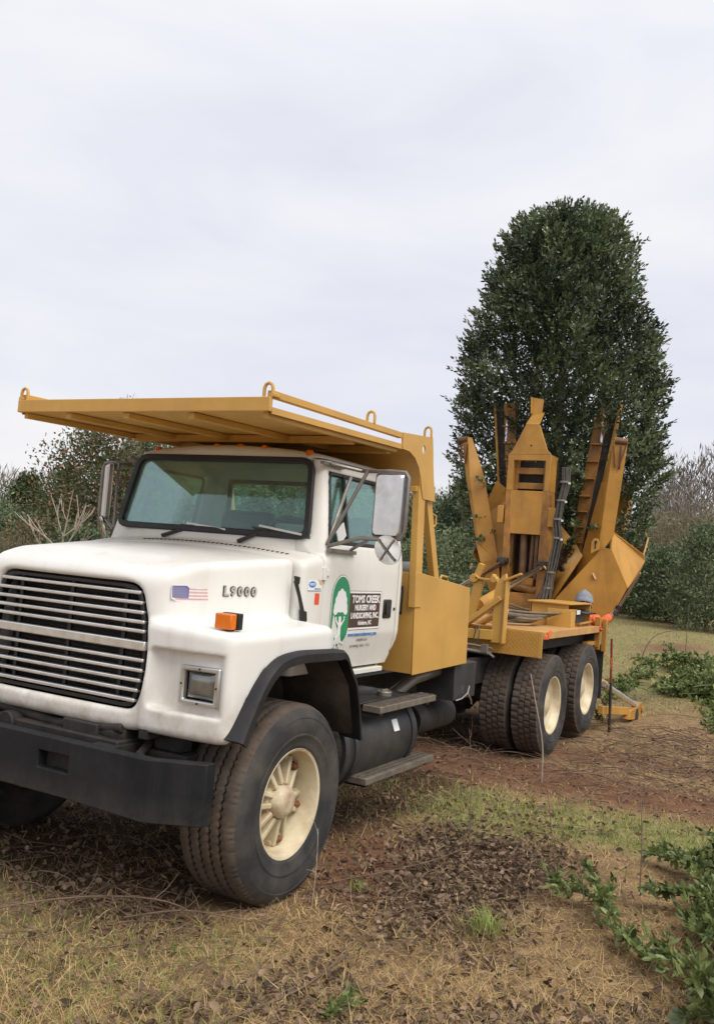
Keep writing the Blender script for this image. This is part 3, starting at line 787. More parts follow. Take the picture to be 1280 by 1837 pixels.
# ---- mirrors on tubular brackets
for s in (1, -1):
    Y = (lambda v: v) if s > 0 else (lambda v: -(v if v < .93 else .93 + (v - .93) * .36))
    br = MB().tube([(-.60, Y(.90), 1.975), (-.93, Y(.845), 2.44)], .013, 8)
    br.tube([(-.60, Y(.905), 1.97), (-.62, Y(1.12), 2.035), (-.66, Y(1.30), 2.035)], .013, 8)
    br.tube([(-.90, Y(.9), 1.955), (-.66, Y(1.16), 2.03)], .011, 8)
    br.bar((-.58, Y(.925), 1.945), (-.92, Y(.925), 1.94), .03, .025)
    br.tube([(-.68, Y(.83), 2.50), (-.80, Y(1.0), 2.472), (-.70, Y(1.12), 2.462), (-.66, Y(1.27), 2.462), (-.655, Y(1.385), 2.455), (-.65, Y(1.41), 2.42), (-.648, Y(1.41), 2.10), (-.65, Y(1.385), 2.045), (-.66, Y(1.30), 2.035), (-.66, Y(1.20), 2.035)], .0125, 8)
    br.tube([(-.60, Y(.90), 1.985), (-.69, Y(1.10), 2.462)], .0125, 8)
    br.bar((-.60, Y(.815), 2.50), (-.86, Y(.815), 2.492), .03, .018)
    brk = br.build('mirror_bracket', 'greymetal', truck)
    mi = MB()
    # mirror head: shallow rounded box, glass faces back and slightly outward-in; its bright steel back faces ahead
    c = Vector((-.665, Y(1.285), 2.25)); u = Vector((.10 if s > 0 else -.72, s, 0)).normalized(); f_ = Vector((-u.y * s, u.x * s, 0))
    def rect(hw, hh, off, r=.03):
        return roundpoly([c + u * a * hw + Vector((0, 0, b * hh)) + f_ * off for a, b in ((-1, -1), (1, -1), (1, 1), (-1, 1))], r, 4)
    A = rect(.092, .185, -.03); B = rect(.105, .200, -.008); Cc = rect(.105, .200, .012)
    n = len(A); mi.v += [tuple(p) for q in (A, B, Cc) for p in q]
    for a in (0, 1):
        for i in range(n):
            j = (i + 1) % n; mi.f.append([a * n + i, a * n + j, (a + 1) * n + j, (a + 1) * n + i])
    mi.f.append(list(range(n))[::-1]); mi.f.append([2 * n + i for i in range(n)])
    head = mi.build('mirror', 'stainless' if s > 0 else 'cabwhite', truck, 0, 40)
    pane('mirror_glass', [p for p in rect(.095, .19, .0125)], .002, 'mirror', head)
    frame_strip(rect(.108, .203, -.005), .008, .022, 'mirror_frame', 'greymetal', head)
    cc = Vector((-.66, Y(1.30), 1.975)); f_ = (f_ + Vector((0, 0, .30))).normalized(); wv = u.cross(f_).normalized(); wv = wv if wv.z > 0 else -wv
    mb = MB(); n = 24
    for off, r in ((0.0, .095), (-.008, .094), (-.014, .06), (-.016, .02)):
        for k in range(n):
            a = 2 * math.pi * k / n; mb.v.append(tuple(cc + u * math.cos(a) * r + wv * math.sin(a) * r + f_ * off))
    for i in range(3):
        for k in range(n): mb.f.append([i * n + k, i * n + (k + 1) % n, (i + 1) * n + (k + 1) % n, (i + 1) * n + k])
    mb.f.append(list(range(n))); mb.f.append([3 * n + k for k in range(n)][::-1])
    cx = mb.build('spot_mirror', 'stainless', truck)
    mb = MB()
    for a in (rad(50), rad(130), rad(230), rad(310)):
        mb.bar(cc + f_ * -.026, cc + u * math.cos(a) * .088 + wv * math.sin(a) * .088 + f_ * -.018, .009, .006, f_)
    mb.build('spot_mirror_clip', 'greymetal', cx)

# ---- fuel tanks with steps
for s in (1, -1):
    cy, cz, r = .705 * s, .63, .295
    tk = MB().lathe([(-.93, .02), (-.915, .24), (-.91, r - .01), (-.92, r), (-.955, r), (-.965, r - .006), (-1.94, r - .006), (-1.95, r), (-1.985, r), (-1.99, r - .012), (-1.985, .2), (-1.97, .02)], (0, cy, cz), 'x', 48).build('fuel_tank', 'tank', truck, smooth=40)
    MB().lathe([(-.907, .255), (-.902, .02)], (0, cy, cz), 'x', 40).build('tank_end', 'tankend', tk)
    for x in (-1.02, -1.90): MB().lathe([(x, r + .004), (x - .05, r + .004)], (0, cy, cz), 'x', 48).build('tank_strap', 'black', tk)
    MB().lathe([(.918, .052), (.958, .056), (.964, .046)], (-1.66, .86 * s, 0), 'z', 20).bar((-1.66 - .045, .86 * s, .968), (-1.66 + .045, .86 * s, .968), .022, .012).build('fuel_cap', 'cap', tk, .003)
    MB().box((-.95, .50 * s, .918), (-1.95, .93 * s, .930)).build('top_step_plate', 'tank', tk, .004)
    if s > 0: 
        MB().bar((-1.60, .978, .735), (-1.685, .978, .735), .004, .085, (0, -.42, 1)).build('tank_sticker', 'decal_white', tk)
    for (y0, y1, z, x0, x1) in ((.945, 1.085, .925, -1.17, -2.09), (.905, 1.055, .455, -1.10, -2.20)):
        stp = MB().box((x0, y0 * s, z - .045), (x1, y1 * s, z)).build('step', 'plate', truck, .004)
        mb = MB()
        for i in range(int((x0 - x1) / .03)):
            for j in range(3):
                x = x0 - .02 - i * .03; y = (y0 + .03 + j * .042) * s
                mb.box((x, y - .013, z), (x - .012, y + .013, z + .006))
        mb.build('step_tread', 'plate', stp)['kind'] = 'stuff'
        for xb in (x0 - .10, x1 + .05): MB().box((xb, .6 * s, z - .07), (xb + .05, y1 * s - .03 * s, z - .045)).build('step_bracket', 'black', stp)

# ---- chassis rails, cross-members, shafts, exhaust
mb = MB()
for s in (1, -1): mb.box((.45, .385 * s, .72), (-7.0, .465 * s, .98))
for x in (-2.2, -3.4, -4.5, -6.0, -6.9): mb.box((x, -.4, .78), (x - .09, .4, .94))
chassis = mb.build('chassis', 'dark', truck, .004)
MB().tube([(-.6, 0, .75), (-2.3, 0, .68), (-5.0, 0, .60)], [.16, .065, .06], 14).build('drive_shaft', 'dark', truck)
MB().box((-.35, -.3, .6), (-1.2, .3, 1.05)).build('gearbox', 'dark', truck, .05)
MB().lathe([(-2.62, .02), (-2.6, .13), (-3.35, .13), (-3.37, .02)], (0, .62, .60), 'x', 24).build('air_tank', 'dark', truck)
MB().tube([(-1.9, .70, .80), (-2.3, .78, .99), (-2.9, .80, 1.04), (-3.4, .6, 1.03)], .05, 12).build('exhaust_pipe', 'greymetal', truck)
bb = MB().box((-2.74, .62, .795), (-3.22, .96, 1.095)).build('battery_box', 'black', truck, .006)
MB().tube([(-2.76, .975, .80), (-2.85, .99, .81), (-2.98, .99, .845), (-3.02, .985, .90)], .006, 6).tube([(-3.0, .985, .84), (-3.07, .99, .78), (-3.1, .985, .74)], .007, 6).build('loose_cable', 'alu', bb)
for x in (-5.201, -6.573):
    MB().tube([(x, -.85, .55), (x, -.25, .55), (x, .25, .55), (x, .85, .55)], [.09, .10, .10, .09], 14).lathe([(-.24, .1), (-.16, .2), (.16, .2), (.24, .1)], (x, 0, .55), 'y', 20).build('drive_axle', 'dark', truck)
mb = MB()
for s in (1, -1): mb.bar((-5.05, .52 * s, .60), (-6.72, .52 * s, .64), .09, .12).bar((-5.9, .45 * s, .80), (-5.9, .55 * s, .62), .3, .2, (1, 0, 0))
mb.build('walking_beam', 'dark', truck)
for s in (1, -1):
    MB().box((-7.12, .62 * s, .42), (-7.132, 1.12 * s, 1.08)).build('mudflap', 'rubber', truck)

# ---- wheels
def tyre_mesh(R, W, rim_r, front):
    """local: axle along y, outer face towards +y at y=0, tyre reaches inwards to -W"""
    n = 320 if front else 276
    prof = []                                     # (y, r, kind)
    half = W / 2
    side = [(-.012, rim_r - .006), (.006, rim_r + .006), (.014, rim_r + .022), (.017, rim_r + .028), (.017, rim_r + .034), (.030, rim_r + .075), (.034, rim_r + .082), (.034, rim_r + .090), (.031, rim_r + .094), (.036, rim_r + .12), (.036, R - .095), (.031, R - .075), (.033, R - .072), (.029, R - .060), (.020, R - .045), (.008, R - .022)]
    A = [(y, r, 0) for y, r in side]
    tread = []
    if front:
        gy = [-.072, -.136, -.200, -.264]
        g = .0075; edge = -.006
        tread.append((edge, R - .008, 2)); tread.append((edge - .02, R, 0))
        for q in gy:
            q = q * W / .336
            tread += [(q + g + .003, R + .001, 1), (q + g, R - .001, 1), (q + g * .75, R - .020, 1), (q - g * .75, R - .020, 1), (q - g, R - .001, 1), (q - g - .003, R + .001, 1)]
        tread.append((-W + .026, R, 0)); tread.append((-W + .006, R - .008, 2))
    else:
        ys_ = [(.0, .060, 3), (.062, .070, 9), (.074, .118, 4), (.120, .130, 9), (.132, .176, 5), (.178, .186, 9), (.188, .250, 6)]
        k = W / .25
        for a, b, kd in ys_:
            tread += [(-a * k, R if kd != 9 else R - .016, kd), (-b * k, R if kd != 9 else R - .016, kd)]
    Bk = [(-W - y, r, 0) for y, r in side[::-1]]
    prof = A + tread + Bk
    ys = np.array([p[0] for p in prof]); rs = np.array([p[1] for p in prof]); kd = np.array([p[2] for p in prof])
    th = np.arange(n) * 2 * math.pi / n
    Yg = np.tile(ys, (n, 1)); Rg = np.tile(rs, (n, 1))
    if front:
        zig = np.array([-1, 0, 1, 0])[np.arange(n) % 4] * .0055
        Yg[:, kd == 1] += zig[:, None]
        nick = np.where(np.arange(n) % 3 == 0, .010, 0) * (rng.random(n) > .25)
        Rg[:, kd == 2] -= nick[:, None]
        Rg[:, (kd == 0)] += 0
    else:
        i = np.arange(n)
        for kk, ph in ((3, 0), (4, 2), (5, 4), (6, 1)):
            cut = ((i + ph) % 6) == 0
            dz = np.where(cut, .018, 0) + rng.random(n) * .002
            for c in np.where(kd == kk)[0]: Rg[:, c] -= np.roll(dz, (c % 2))
    Rg += (rng.random(Rg.shape) - .5) * .0008
    V = np.stack([np.cos(th)[:, None] * Rg, Yg, np.sin(th)[:, None] * Rg], -1).reshape(-1, 3)
    m = len(prof)
    i, j = np.meshgrid(np.arange(n), np.arange(m - 1), indexing='ij')
    q = np.stack([i * m + j, ((i + 1) % n) * m + j, ((i + 1) % n) * m + j + 1, i * m + j + 1], -1).reshape(-1, 4)
    me = np_mesh('tyre', V, q[:, ::-1])
    me.materials.append(MT['rubber']); me.materials.append(MT['tread'])
    mi = np.zeros(len(q), np.int32)
    lo_, hi_ = len(A) - 1, len(A) + len(tread)
    mi[(q[:, 0] % m >= lo_) & (q[:, 0] % m < hi_)] = 1
    me.polygons.foreach_set('material_index', mi)
    me.polygons.foreach_set('use_smooth', np.ones(len(q), dtype=bool)); me.set_sharp_from_angle(angle=rad(40))
    return me
def wheel(name, loc, s, me_list, rz=0):
    w = bpy.data.objects.new(name, None); w.location = loc; w.empty_display_size = .1
    w.rotation_euler = (0, R_.random() * 1.5 if rz is None else rz, 0 if s > 0 else math.pi)
    put(w, truck)
    for nm, me in me_list:
        o = bpy.data.objects.new(nm, me); COL.objects.link(o); o.parent = w
        if nm in ('spoke', 'wedge_nut'):
            bv = o.modifiers.new('bevel', 'BEVEL'); bv.width = .007 if nm == 'spoke' else .004; bv.segments = 2; bv.limit_method = 'ANGLE'; bv.angle_limit = rad(30)
    return w
RF = .545
def lmesh(name, prof, m, n=64, close=True):
    me = MB().lathe(prof, (0, 0, 0), 'y', n, close).mesh(name); finish(me, m, 35); return me
ft = tyre_mesh(RF, .335, .292, True)
frim = lmesh('rim', [(.004, .286), (.010, .300), (.004, .306), (-.010, .300), (-.03, .286), (-.335, .286), (-.335, .276), (-.19, .262), (-.185, .238), (-.165, .236), (-.16, .262), (-.03, .272)], 'rim')
fhub = lmesh('hub', [(-.30, .02), (-.30, .16), (-.20, .15), (-.15, .118), (-.085, .108), (-.08, .092), (-.035, .088), (-.012, .070), (-.004, .045), (-.002, .012)], 'hub', 40, False)
drum = lmesh('brake_drum', [(-.32, .02), (-.32, .21), (-.20, .21), (-.198, .02)], 'tankend', 40, False)
spokes = []
for k in range(6):
    a = rad(12 + 60 * k); mb = MB()
    u = Vector((math.cos(a), 0, math.sin(a))); t = Vector((-math.sin(a), 0, math.cos(a)))
    for sg in (-1, 1):                             # each spoke is a pair of ribs that spread towards the rim
        p0 = u * .085 + t * sg * .026 + Vector((0, -.085, 0)); p1 = u * .250 + t * sg * .048 + Vector((0, -.130, 0))
        mb.bar(p0, p1, .030, .07, (0, 1, 0))
    mb.bar(u * .09 + Vector((0, -.13, 0)), u * .24 + Vector((0, -.17, 0)), .055, .03, (0, 1, 0))
    mb.bar(u * .240 - t * .066 + Vector((0, -.140, 0)), u * .240 + t * .066 + Vector((0, -.140, 0)), .035, .06, (0, 1, 0))
    me = mb.mesh('spoke'); finish(me, 'rim', 30); spokes.append(('spoke', me))
    ca = a + rad(4)
    nb = MB().lathe([(-.13, .030), (-.105, .029), (-.103, .023), (-.080, .022), (-.078, .012), (-.070, .011)], (math.cos(ca) * .232, 0, math.sin(ca) * .232), 'y', 6)
    me = nb.mesh('wedge_nut'); finish(me, 'rust' if k not in (1,) else 'rim', 30); spokes.append(('wedge_nut', me))
for s in (1, -1):
    wheel('front_wheel', (0, 1.155 * s, .53), s, [('tyre', ft), ('rim', frim), ('hub', fhub), ('brake_drum', drum)] + spokes, 0)
rt = tyre_mesh(.525, .262, .292, False)
rrim = lmesh('rim', [(.004, .284), (.010, .300), (.004, .306), (-.012, .300), (-.03, .286), (-.255, .286), (-.255, .276), (-.12, .262), (-.118, .13), (-.10, .125), (-.08, .20), (-.062, .255), (-.03, .270)], 'rim')
rhub = lmesh('hub', [(-.25, .02), (-.25, .135), (-.06, .13), (-.045, .09), (-.03, .06), (-.028, .02)], 'rim', 32, False)
irim = lmesh('rim', [(.0, .284), (.006, .300), (-.012, .302), (-.03, .288), (-.255, .288), (-.255, .10), (-.22, .10), (-.20, .27)], 'rim')
for x, z in ((-5.201, .53), (-6.573, .584)):
    for s in (1, -1):
        wheel('rear_wheel', (x, 1.075 * s, z), s, [('tyre', rt), ('rim', rrim), ('hub', rhub)], None)
        wheel('rear_wheel', (x, .735 * s, z), s, [('tyre', rt), ('rim', irim)], None)

# ================================================================== yellow bodywork of the truck
# ---- cab guard (headache rack) reaching over the cab
guard = MB().box((.285, -.985, 2.672), (.255, .985, 2.752)).build('cab_guard', 'yellow', truck, .004)
def canopy_z(x): return 2.675 + .022 * (.27 - x)
cur = [(.255, canopy_z(.255)), (-.4, canopy_z(-.4)), (-1.0, canopy_z(-1.0)), (-1.36, 2.712), (-1.50, 2.706), (-1.60, 2.672), (-1.67, 2.61), (-1.715, 2.53), (-1.735, 2.46)]
mb = MB()
for off in (0, .010):
    for x, z in cur:
        for y in (-.979, .979): mb.v.append((x - (off if z < 2.65 else 0), y, z + (off if z >= 2.65 else 0)))
m = len(cur)
for i in range(m - 1):
    a = i * 2
    mb.f += [[a, a + 1, a + 3, a + 2], [2 * m + a, 2 * m + a + 2, 2 * m + a + 3, 2 * m + a + 1], [a, a + 2, 2 * m + a + 2, 2 * m + a], [a + 1, 2 * m + a + 1, 2 * m + a + 3, a + 3]]
mb.f += [[0, 2 * m, 2 * m + 1, 1], [2 * m - 2, 2 * m - 1, 4 * m - 1, 4 * m - 2]]
mb.build('canopy_sheet', 'yellow', guard, smooth=30)
for y in (-.94, -.56, -.08, .42, .94):
    MB().bar((.25, y, canopy_z(.25) - .021), (-1.36, y, canopy_z(-1.36) - .021), .045 if abs(y) < .9 else .03, .036).build('canopy_rib', 'yellow', guard, .003)
for x in (-.78, -1.30):
    MB().bar((x, -.92, canopy_z(x) - .030), (x, .92, canopy_z(x) - .030), .05, .05).build('canopy_rib', 'yellow', guard, .003)
MB().box((-1.745, -.965, 2.43), (-1.705, .965, 2.47)).build('canopy_edge_beam', 'yellow', guard, .003)
G = [(-1.37, 2.815), (-1.88, 2.855), (-1.905, 2.76), (-1.925, 2.66), (-1.955, 2.55), (-2.01, 2.383), (-1.79, 2.384), (-1.748, 2.46), (-1.722, 2.53), (-1.675, 2.605), (-1.60, 2.664), (-1.50, 2.698), (-1.385, 2.702)]
hc = (-1.737, 2.745); 
for s in (1, -1):
    # gusset plate with its round eye: outer outline bridged to the hole
    y0, y1 = .975 * s, .987 * s
    mb = MB(); n = len(G); hole_ = []
    for i in range(16):
        a = 2 * math.pi * i / 16; hole_.append((hc[0] + .026 * math.cos(a), hc[1] + .032 * math.sin(a)))
    bm = bmesh.new()
    def loop(P, y): return [bm.verts.new((x, y, z)) for x, z in P]
    for y in (y0, y1):
        A = loop(G, y); B = loop(hole_, y)
        ed = [bm.edges.new((A[i], A[i - 1])) for i in range(n)] + [bm.edges.new((B[i], B[i - 1])) for i in range(16)]
        bmesh.ops.triangle_fill(bm, edges=ed, use_beauty=True)
        if y == y0: A0, B0 = A, B
    for P, Q in ((A0, A), (B0, B)):
        for i in range(len(P)): bm.faces.new((P[i - 1], P[i], Q[i], Q[i - 1]))
    bmesh.ops.recalc_face_normals(bm, faces=bm.faces)
    me = bpy.data.meshes.new('gusset'); bm.to_mesh(me); bm.free()
    add('gusset', me, 'yellow', guard, 25)
    MB().box((.27, .96 * s, 2.755), (.20, 1.0 * s, 2.775)).bar((.25, .962 * s, 2.772), (-1.385, .962 * s, 2.795), .042, .040).build('side_rail', 'yellow', guard, .003)
    MB().bar((.25, .978 * s, canopy_z(.25) + .005), (-1.38, .978 * s, canopy_z(-1.38) + .005), .008, .036).build('side_lip', 'yellow', guard)
    # two splayed legs: front one down the outside of the toolbox, rear one behind its panel
    MB().bar((-1.785, .945 * s, 2.60), (-1.79, .985 * s, 1.58), .055, .11, (1, 0, 0)).build('guard_leg', 'yellow', guard, .004)
    MB().bar((-1.93, .93 * s, 2.50), (-2.20, .955 * s, 1.73), .05, .085, (1, 0, 0)).build('guard_leg', 'yellow', guard, .004)
    MB().tube([(-2.045, .96 * s, 2.29), (-2.085, .97 * s, 2.28), (-2.09, .97 * s, 2.21), (-2.06, .96 * s, 2.19)], .007, 6).build('hook', 'yellow', guard)
    for (x, z) in ((.262, 2.752), (-.94, 2.808), (-1.855, 2.853)):
        P = [(x, .95 * s, z)]
        pts = [(x + .022 * 0 , (.955 + dy) * s, z + dz) for dy, dz in ((-.028, 0), (-.028, .05), (-.02, .07), (0, .08), (.02, .07), (.028, .05), (.028, 0))]
        MB().tube(pts, .010, 8).build('lifting_eye', 'yellow', guard)

# ---- toolbox behind the cab
tb = MB().prism([(-1.735, 1.005, 1.845), (-2.825, 1.005, 1.735), (-2.86, 1.005, 1.105), (-1.80, 1.005, 1.082)], (0, -.010, 0)).build('toolbox', 'yellow', truck, .004)
MB().prism([(-1.738, .992, 1.835), (-1.738, .30, 1.835), (-1.80, .30, 1.09), (-1.80, .992, 1.09)], (-.01, 0, 0)).prism([(-1.70, .75, 1.115), (-1.70, .30, 1.115), (-1.66, .30, 1.80), (-1.66, .75, 1.80)], (-.03, 0, 0)).build('front_panel', 'yellow', tb, .003)
MB().prism([(-2.815, .992, 1.725), (-2.815, .40, 1.725), (-2.85, .40, 1.11), (-2.85, .992, 1.11)], (-.01, 0, 0)).prism([(-1.80, .99, 1.09), (-2.85, .99, 1.11), (-2.85, .4, 1.11), (-1.80, .4, 1.09)], (0, 0, .01)).build('back_panel', 'yellow', tb, .003)
MB().prism([(-1.735, -1.005, 1.845), (-2.825, -1.005, 1.735), (-2.86, -1.005, 1.105), (-1.80, -1.005, 1.082)], (0, .010, 0)).box((-1.75, -.99, 1.1), (-2.8, -.4, 1.12)).build('side_panel', 'yellow', tb, .004)
MB().box((-1.735, .87, 1.52), (-1.718, .915, 1.73)).build('gauge_slot', 'plastic', tb, .004)
MB().box((-1.719, .88, 1.545), (-1.714, .905, 1.70)).build('gauge_glass', 'alu', tb)
# equipment standing inside the toolbox frame
pm = MB().lathe([(-.16, .02), (-.155, .11), (.15, .11), (.155, .085), (.12, .08), (.10, .02)], (-2.25, .62, 1.80), 'y', 24).build('pump', 'greymetal', truck)
MB().box((-2.10, .30, 1.62), (-2.40, .80, 1.72)).bar((-2.1, .5, 1.93), (-2.38, .5, 1.93), .25, .03).build('pump_base', 'dark', pm)
MB().tube([(-2.4, .80, 1.62), (-2.55, .78, 1.76), (-2.72, .72, 1.74), (-2.85, .6, 1.60), (-2.9, .5, 1.4)], .035, 10).build('black_hose', 'rubber', pm)
MB().tube([(-2.47, .88, 1.70), (-2.47, .88, 1.80), (-2.49, .88, 1.82), (-2.60, .88, 1.81), (-2.62, .88, 1.79), (-2.62, .88, 1.67)], .010, 8).build('grab_handle', 'yellow', tb)
MB().box((-1.95, .55, 1.80), (-2.02, .68, 1.92)).build('white_filter', 'decal_white', pm, .01)
MB().lathe([(1.75, .09), (1.82, .10), (1.86, .10), (1.9, .10), (1.98, .095), (2.0, .05)], (-1.80, .52, 0), 'z', 20).build('air_filter', 'greymetal', pm)

# ---- flat deck over the rear axles
deck = MB().box((-4.64, -1.10, 1.272), (-6.96, 1.10, 1.310)).build('deck', 'deck', truck, .003)
fp = MB().box((-4.615, .02, 1.055), (-4.632, 1.105, 1.318)).build('deck_apron', 'yellow', deck, .003)
mb = MB()                                                    # raised diamond pattern on the apron
for i in range(46):
    for j in range(11):
        y = .05 + i * .0232; z = 1.072 + j * .0222
        if y > 1.085: continue
        d = .0075 if (i + j) % 2 else -.0075
        mb.bar((-4.6135, y - .0075, z - d), (-4.6135, y + .0075, z + d), .004, .005, (1, 0, 0))
t_ = mb.build('diamond_relief', 'yellow', deck, smooth=0); t_['kind'] = 'stuff'
MB().box((-4.615, -1.105, 1.055), (-4.632, .015, 1.318)).build('deck_apron', 'yellow', deck, .003)
for s in (1, -1):
    MB().box((-4.64, 1.102 * s, 1.243), (-6.96, 1.112 * s, 1.315)).build('deck_side', 'deck', deck, .002)
    MB().box((-4.64, .46 * s, 1.02), (-6.9, .54 * s, 1.27)).build('deck_beam', 'dark', deck)
    MB().box((-6.55, 1.0 * s, 1.085), (-6.97, 1.06 * s, 1.13)).box((-6.93, .98 * s, 1.06), (-6.97, 1.1 * s, 1.26)).build('fender_bracket', 'spade', deck)
    MB().box((-5.0, .9 * s, 1.10), (-6.9, .93 * s, 1.27)).box((-6.88, .54 * s, .95), (-6.91, 1.05 * s, 1.268)).build('deck_shadow_panel', 'dark', deck)  # dark colour stands for the shadow under the deck; rear panel added
    MB().lathe([(0, .024), (.012, .023), (.028, .012)], (-6.90, 1.112 * s, 1.278), 'y', 12).build('red_lamp', 'redlens', deck) if s > 0 else None
MB().box((-6.85, 1.112, 1.245), (-6.94, 1.116, 1.312)).build('reflector', 'redlens', deck)
mb = MB()
for k in range(4): mb.bar((-4.66 - .02 * k, 1.117 + .004 * k, 1.262 + .006 * (k % 2)), (-4.80 + .03 * k, 1.120 + .005 * k, 1.275 - .004 * k), .006, .045)
mb.bar((-4.72, 1.125, 1.30), (-4.75, 1.15, 1.33), .01, .03).build('orange_tape', 'orange', deck, .003)
# rear corner stake posts
for s in (1, -1):
    MB().box((-6.99, 1.02 * s, 1.02), (-7.05, 1.09 * s, 1.42)).box((-7.06, 1.095 * s, 1.0), (-7.12, 1.15 * s, 1.40)).build('stake_post', 'spade', deck, .006)
# ---- transport cradle at the front of the deck
cr_ = MB().prism([(-4.55, .605, 1.165), (-4.55, .725, 1.165), (-4.56, .725, 1.80), (-4.56, .71, 1.87), (-4.56, .64, 1.80), (-4.55, .605, 1.70)], (.05, 0, 0)).build('spade_cradle', 'yellow', truck, .004)
MB().bar((-4.525, .73, 1.165), (-4.535, .73, 1.79), .012, .11, (1, 0, 0)).bar((-4.53, .70, 1.80), (-4.55, .86, 1.88), .10, .018).build('post_flange', 'yellow', cr_, .002)
MB().bar((-4.53, .68, 1.62), (-4.53, .25, 1.27), .05, .12, (1, 0, 0)).bar((-4.53, .62, 1.24), (-4.53, -.5, 1.20), .09, .10).build('cradle_brace', 'yellow', cr_, .004)
MB().tube([(-4.75, .66, 1.50), (-4.9, .30, 1.30)], .035, 12).build('brace_tube', 'yellow', cr_)
MB().bar((-4.62, .31, 1.36), (-4.62, .40, 1.80), .07, .09).bar((-4.62, .33, 1.75), (-4.62, .41, 1.95), .075, .05).tube([(-4.66, .345, 1.795), (-4.56, .345, 1.795)], .045, 12).build('cradle_arm', 'yellow', cr_, .004)
MB().bar((-4.60, .36, 1.80), (-4.60, .56, 1.79), .08, .02).bar((-4.60, .545, 1.85), (-4.60, .62, 1.75), .09, .022).tube([(-4.63, .57, 1.80), (-4.53, .57, 1.80)], .035, 12).build('cradle_arm', 'yellow', cr_, .003)
# air lines and fittings hanging under the deck front
gl = MB().tube([(-4.2, .15, 1.10), (-4.25, .45, 1.085), (-4.22, .72, 1.075)], .018, 8).tube([(-4.3, .20, 1.14), (-4.35, .5, 1.13), (-4.30, .70, 1.12)], .012, 8).box((-4.2, .62, 1.08), (-4.25, .68, 1.16)).tube([(-4.22, .70, 1.075), (-4.2, .76, 1.05)], .012, 8).build('air_line', 'greymetal', truck)
MB().tube([(-4.5, .42, 1.27), (-4.47, .44, 1.31), (-4.44, .46, 1.27), (-4.40, .44, 1.12), (-4.3, .40, 1.05)], .006, 6).tube([(-4.5, .45, 1.27), (-4.46, .48, 1.32), (-4.44, .50, 1.27), (-4.42, .5, 1.1)], .006, 6).build('cable', 'plastic', gl)

# ---- control box on the deck
cbx = MB().box((-5.98, .48, 1.565), (-6.95, .98, 1.583)).build('control_box', 'yellow', truck, .003)
MB().box((-6.02, .52, 1.31), (-6.03, .95, 1.565)).box((-6.05, .49, 1.31), (-6.95, .50, 1.565)).box((-6.92, .5, 1.31), (-6.94, .97, 1.565)).build('box_panel', 'yellow', cbx, .002)
MB().box((-5.98, .72, 1.31), (-6.0, 1.0, 1.50)).box((-5.99, .97, 1.31), (-6.22, .985, 1.50)).box((-5.985, .72, 1.50), (-6.26, .99, 1.512)).build('box_door', 'yellow', cbx, .003)
MB().box((-6.25, .986, 1.455), (-6.40, .99, 1.505)).build('instruction_plate', 'decal_white', cbx)
mb = MB()
for i in range(9): mb.bar((-6.42 - .055 * i, .88, 1.49), (-6.47 - .055 * i, 1.045, 1.462), .034, .02)
mb.build('control_lever', 'plastic', cbx, .003)
MB().prism([(-6.40, .96, 1.33), (-6.78, .96, 1.33), (-6.74, .93, 1.44), (-6.42, .93, 1.46)], (0, -.02, 0)).build('cover_flap', 'dash', cbx)
MB().tube([(-6.36, 1.0, 1.345), (-6.90, 1.0, 1.36)], .014, 8).box((-6.40, .9, 1.31), (-6.44, 1.0, 1.35)).build('box_rail', 'spade', cbx)

# ---- rear stabiliser leg
stb = MB().bar((-7.16, 1.12, .28), (-8.62, 1.20, .12), .07, .10).build('stabiliser_leg', 'spade', truck, .006)
MB().prism([(-8.25, 1.16, .05), (-8.80, 1.16, -.01), (-9.08, 1.16, -.0), (-9.15, 1.16, .12), (-9.08, 1.16, .20), (-8.93, 1.16, .215), (-8.75, 1.16, .16), (-8.3, 1.16, .17)], (0, .09, 0)).build('stabiliser_foot', 'spade', stb, .008)
MB().lathe([(1.255, .045), (1.27, .045), (1.275, .02)], (-9.03, 0, .11), 'y', 14).build('pin', 'spade', stb)
MB().lathe([(1.25, .10), (1.262, .06)], (-8.72, 0, .06), 'y', 18).build('dark_hole', 'dark', stb)
MB().tube([(-7.16, 1.14, .60), (-8.95, 1.20, .15)], .036, 12).build('stabiliser_rod', 'bar', stb)
MB().tube([(-7.16, .62, .74), (-7.2, 1.10, .61), (-7.26, 1.14, .58)], .050, 12).build('stabiliser_cylinder', 'spade', stb)

# ---- lettering and stickers on the hood and the driver's door
def on_door(x, z): return Vector((x, .9285 + (.20 * min(z - 1.40, 0) if z < 1.40 else 0), z))
def flat(name, P, th, m, parent=truck):
    """thin decal: polygon of (x, z) lying on the door"""
    mb = MB(); n = len(P); b = [on_door(x, z) for x, z in P]
    mb.v = [tuple(p + Vector((0, .0005, 0))) for p in b] + [tuple(p + Vector((0, th, 0))) for p in b]
    mb.f = [list(range(n))[::-1], list(range(n, 2 * n))] + [[i, (i + 1) % n, n + (i + 1) % n, n + i] for i in range(n)]
    return mb.build(name, m, parent, smooth=0)
def stadium(cx, z0, z1, hw, n=14):
    P = []
    for i in range(n + 1):
        a = math.pi * i / n; P.append((cx - hw * math.cos(a), z1 - hw * 1.25 + hw * 1.25 * math.sin(a)))
    for i in range(n + 1):
        a = math.pi * i / n; P.append((cx + hw * math.cos(a), z0 + hw * 1.25 - hw * 1.25 * math.sin(a)))
    return P
ex = -.785
logo = flat('tree_logo', stadium(ex, 1.318, 1.795, .126), .0018, 'decal_black')
flat('logo_border', stadium(ex, 1.321, 1.792, .1235), .0026, 'decal_white', logo)
flat('logo_field', stadium(ex, 1.330, 1.783, .115), .0034, 'decal_green', logo)
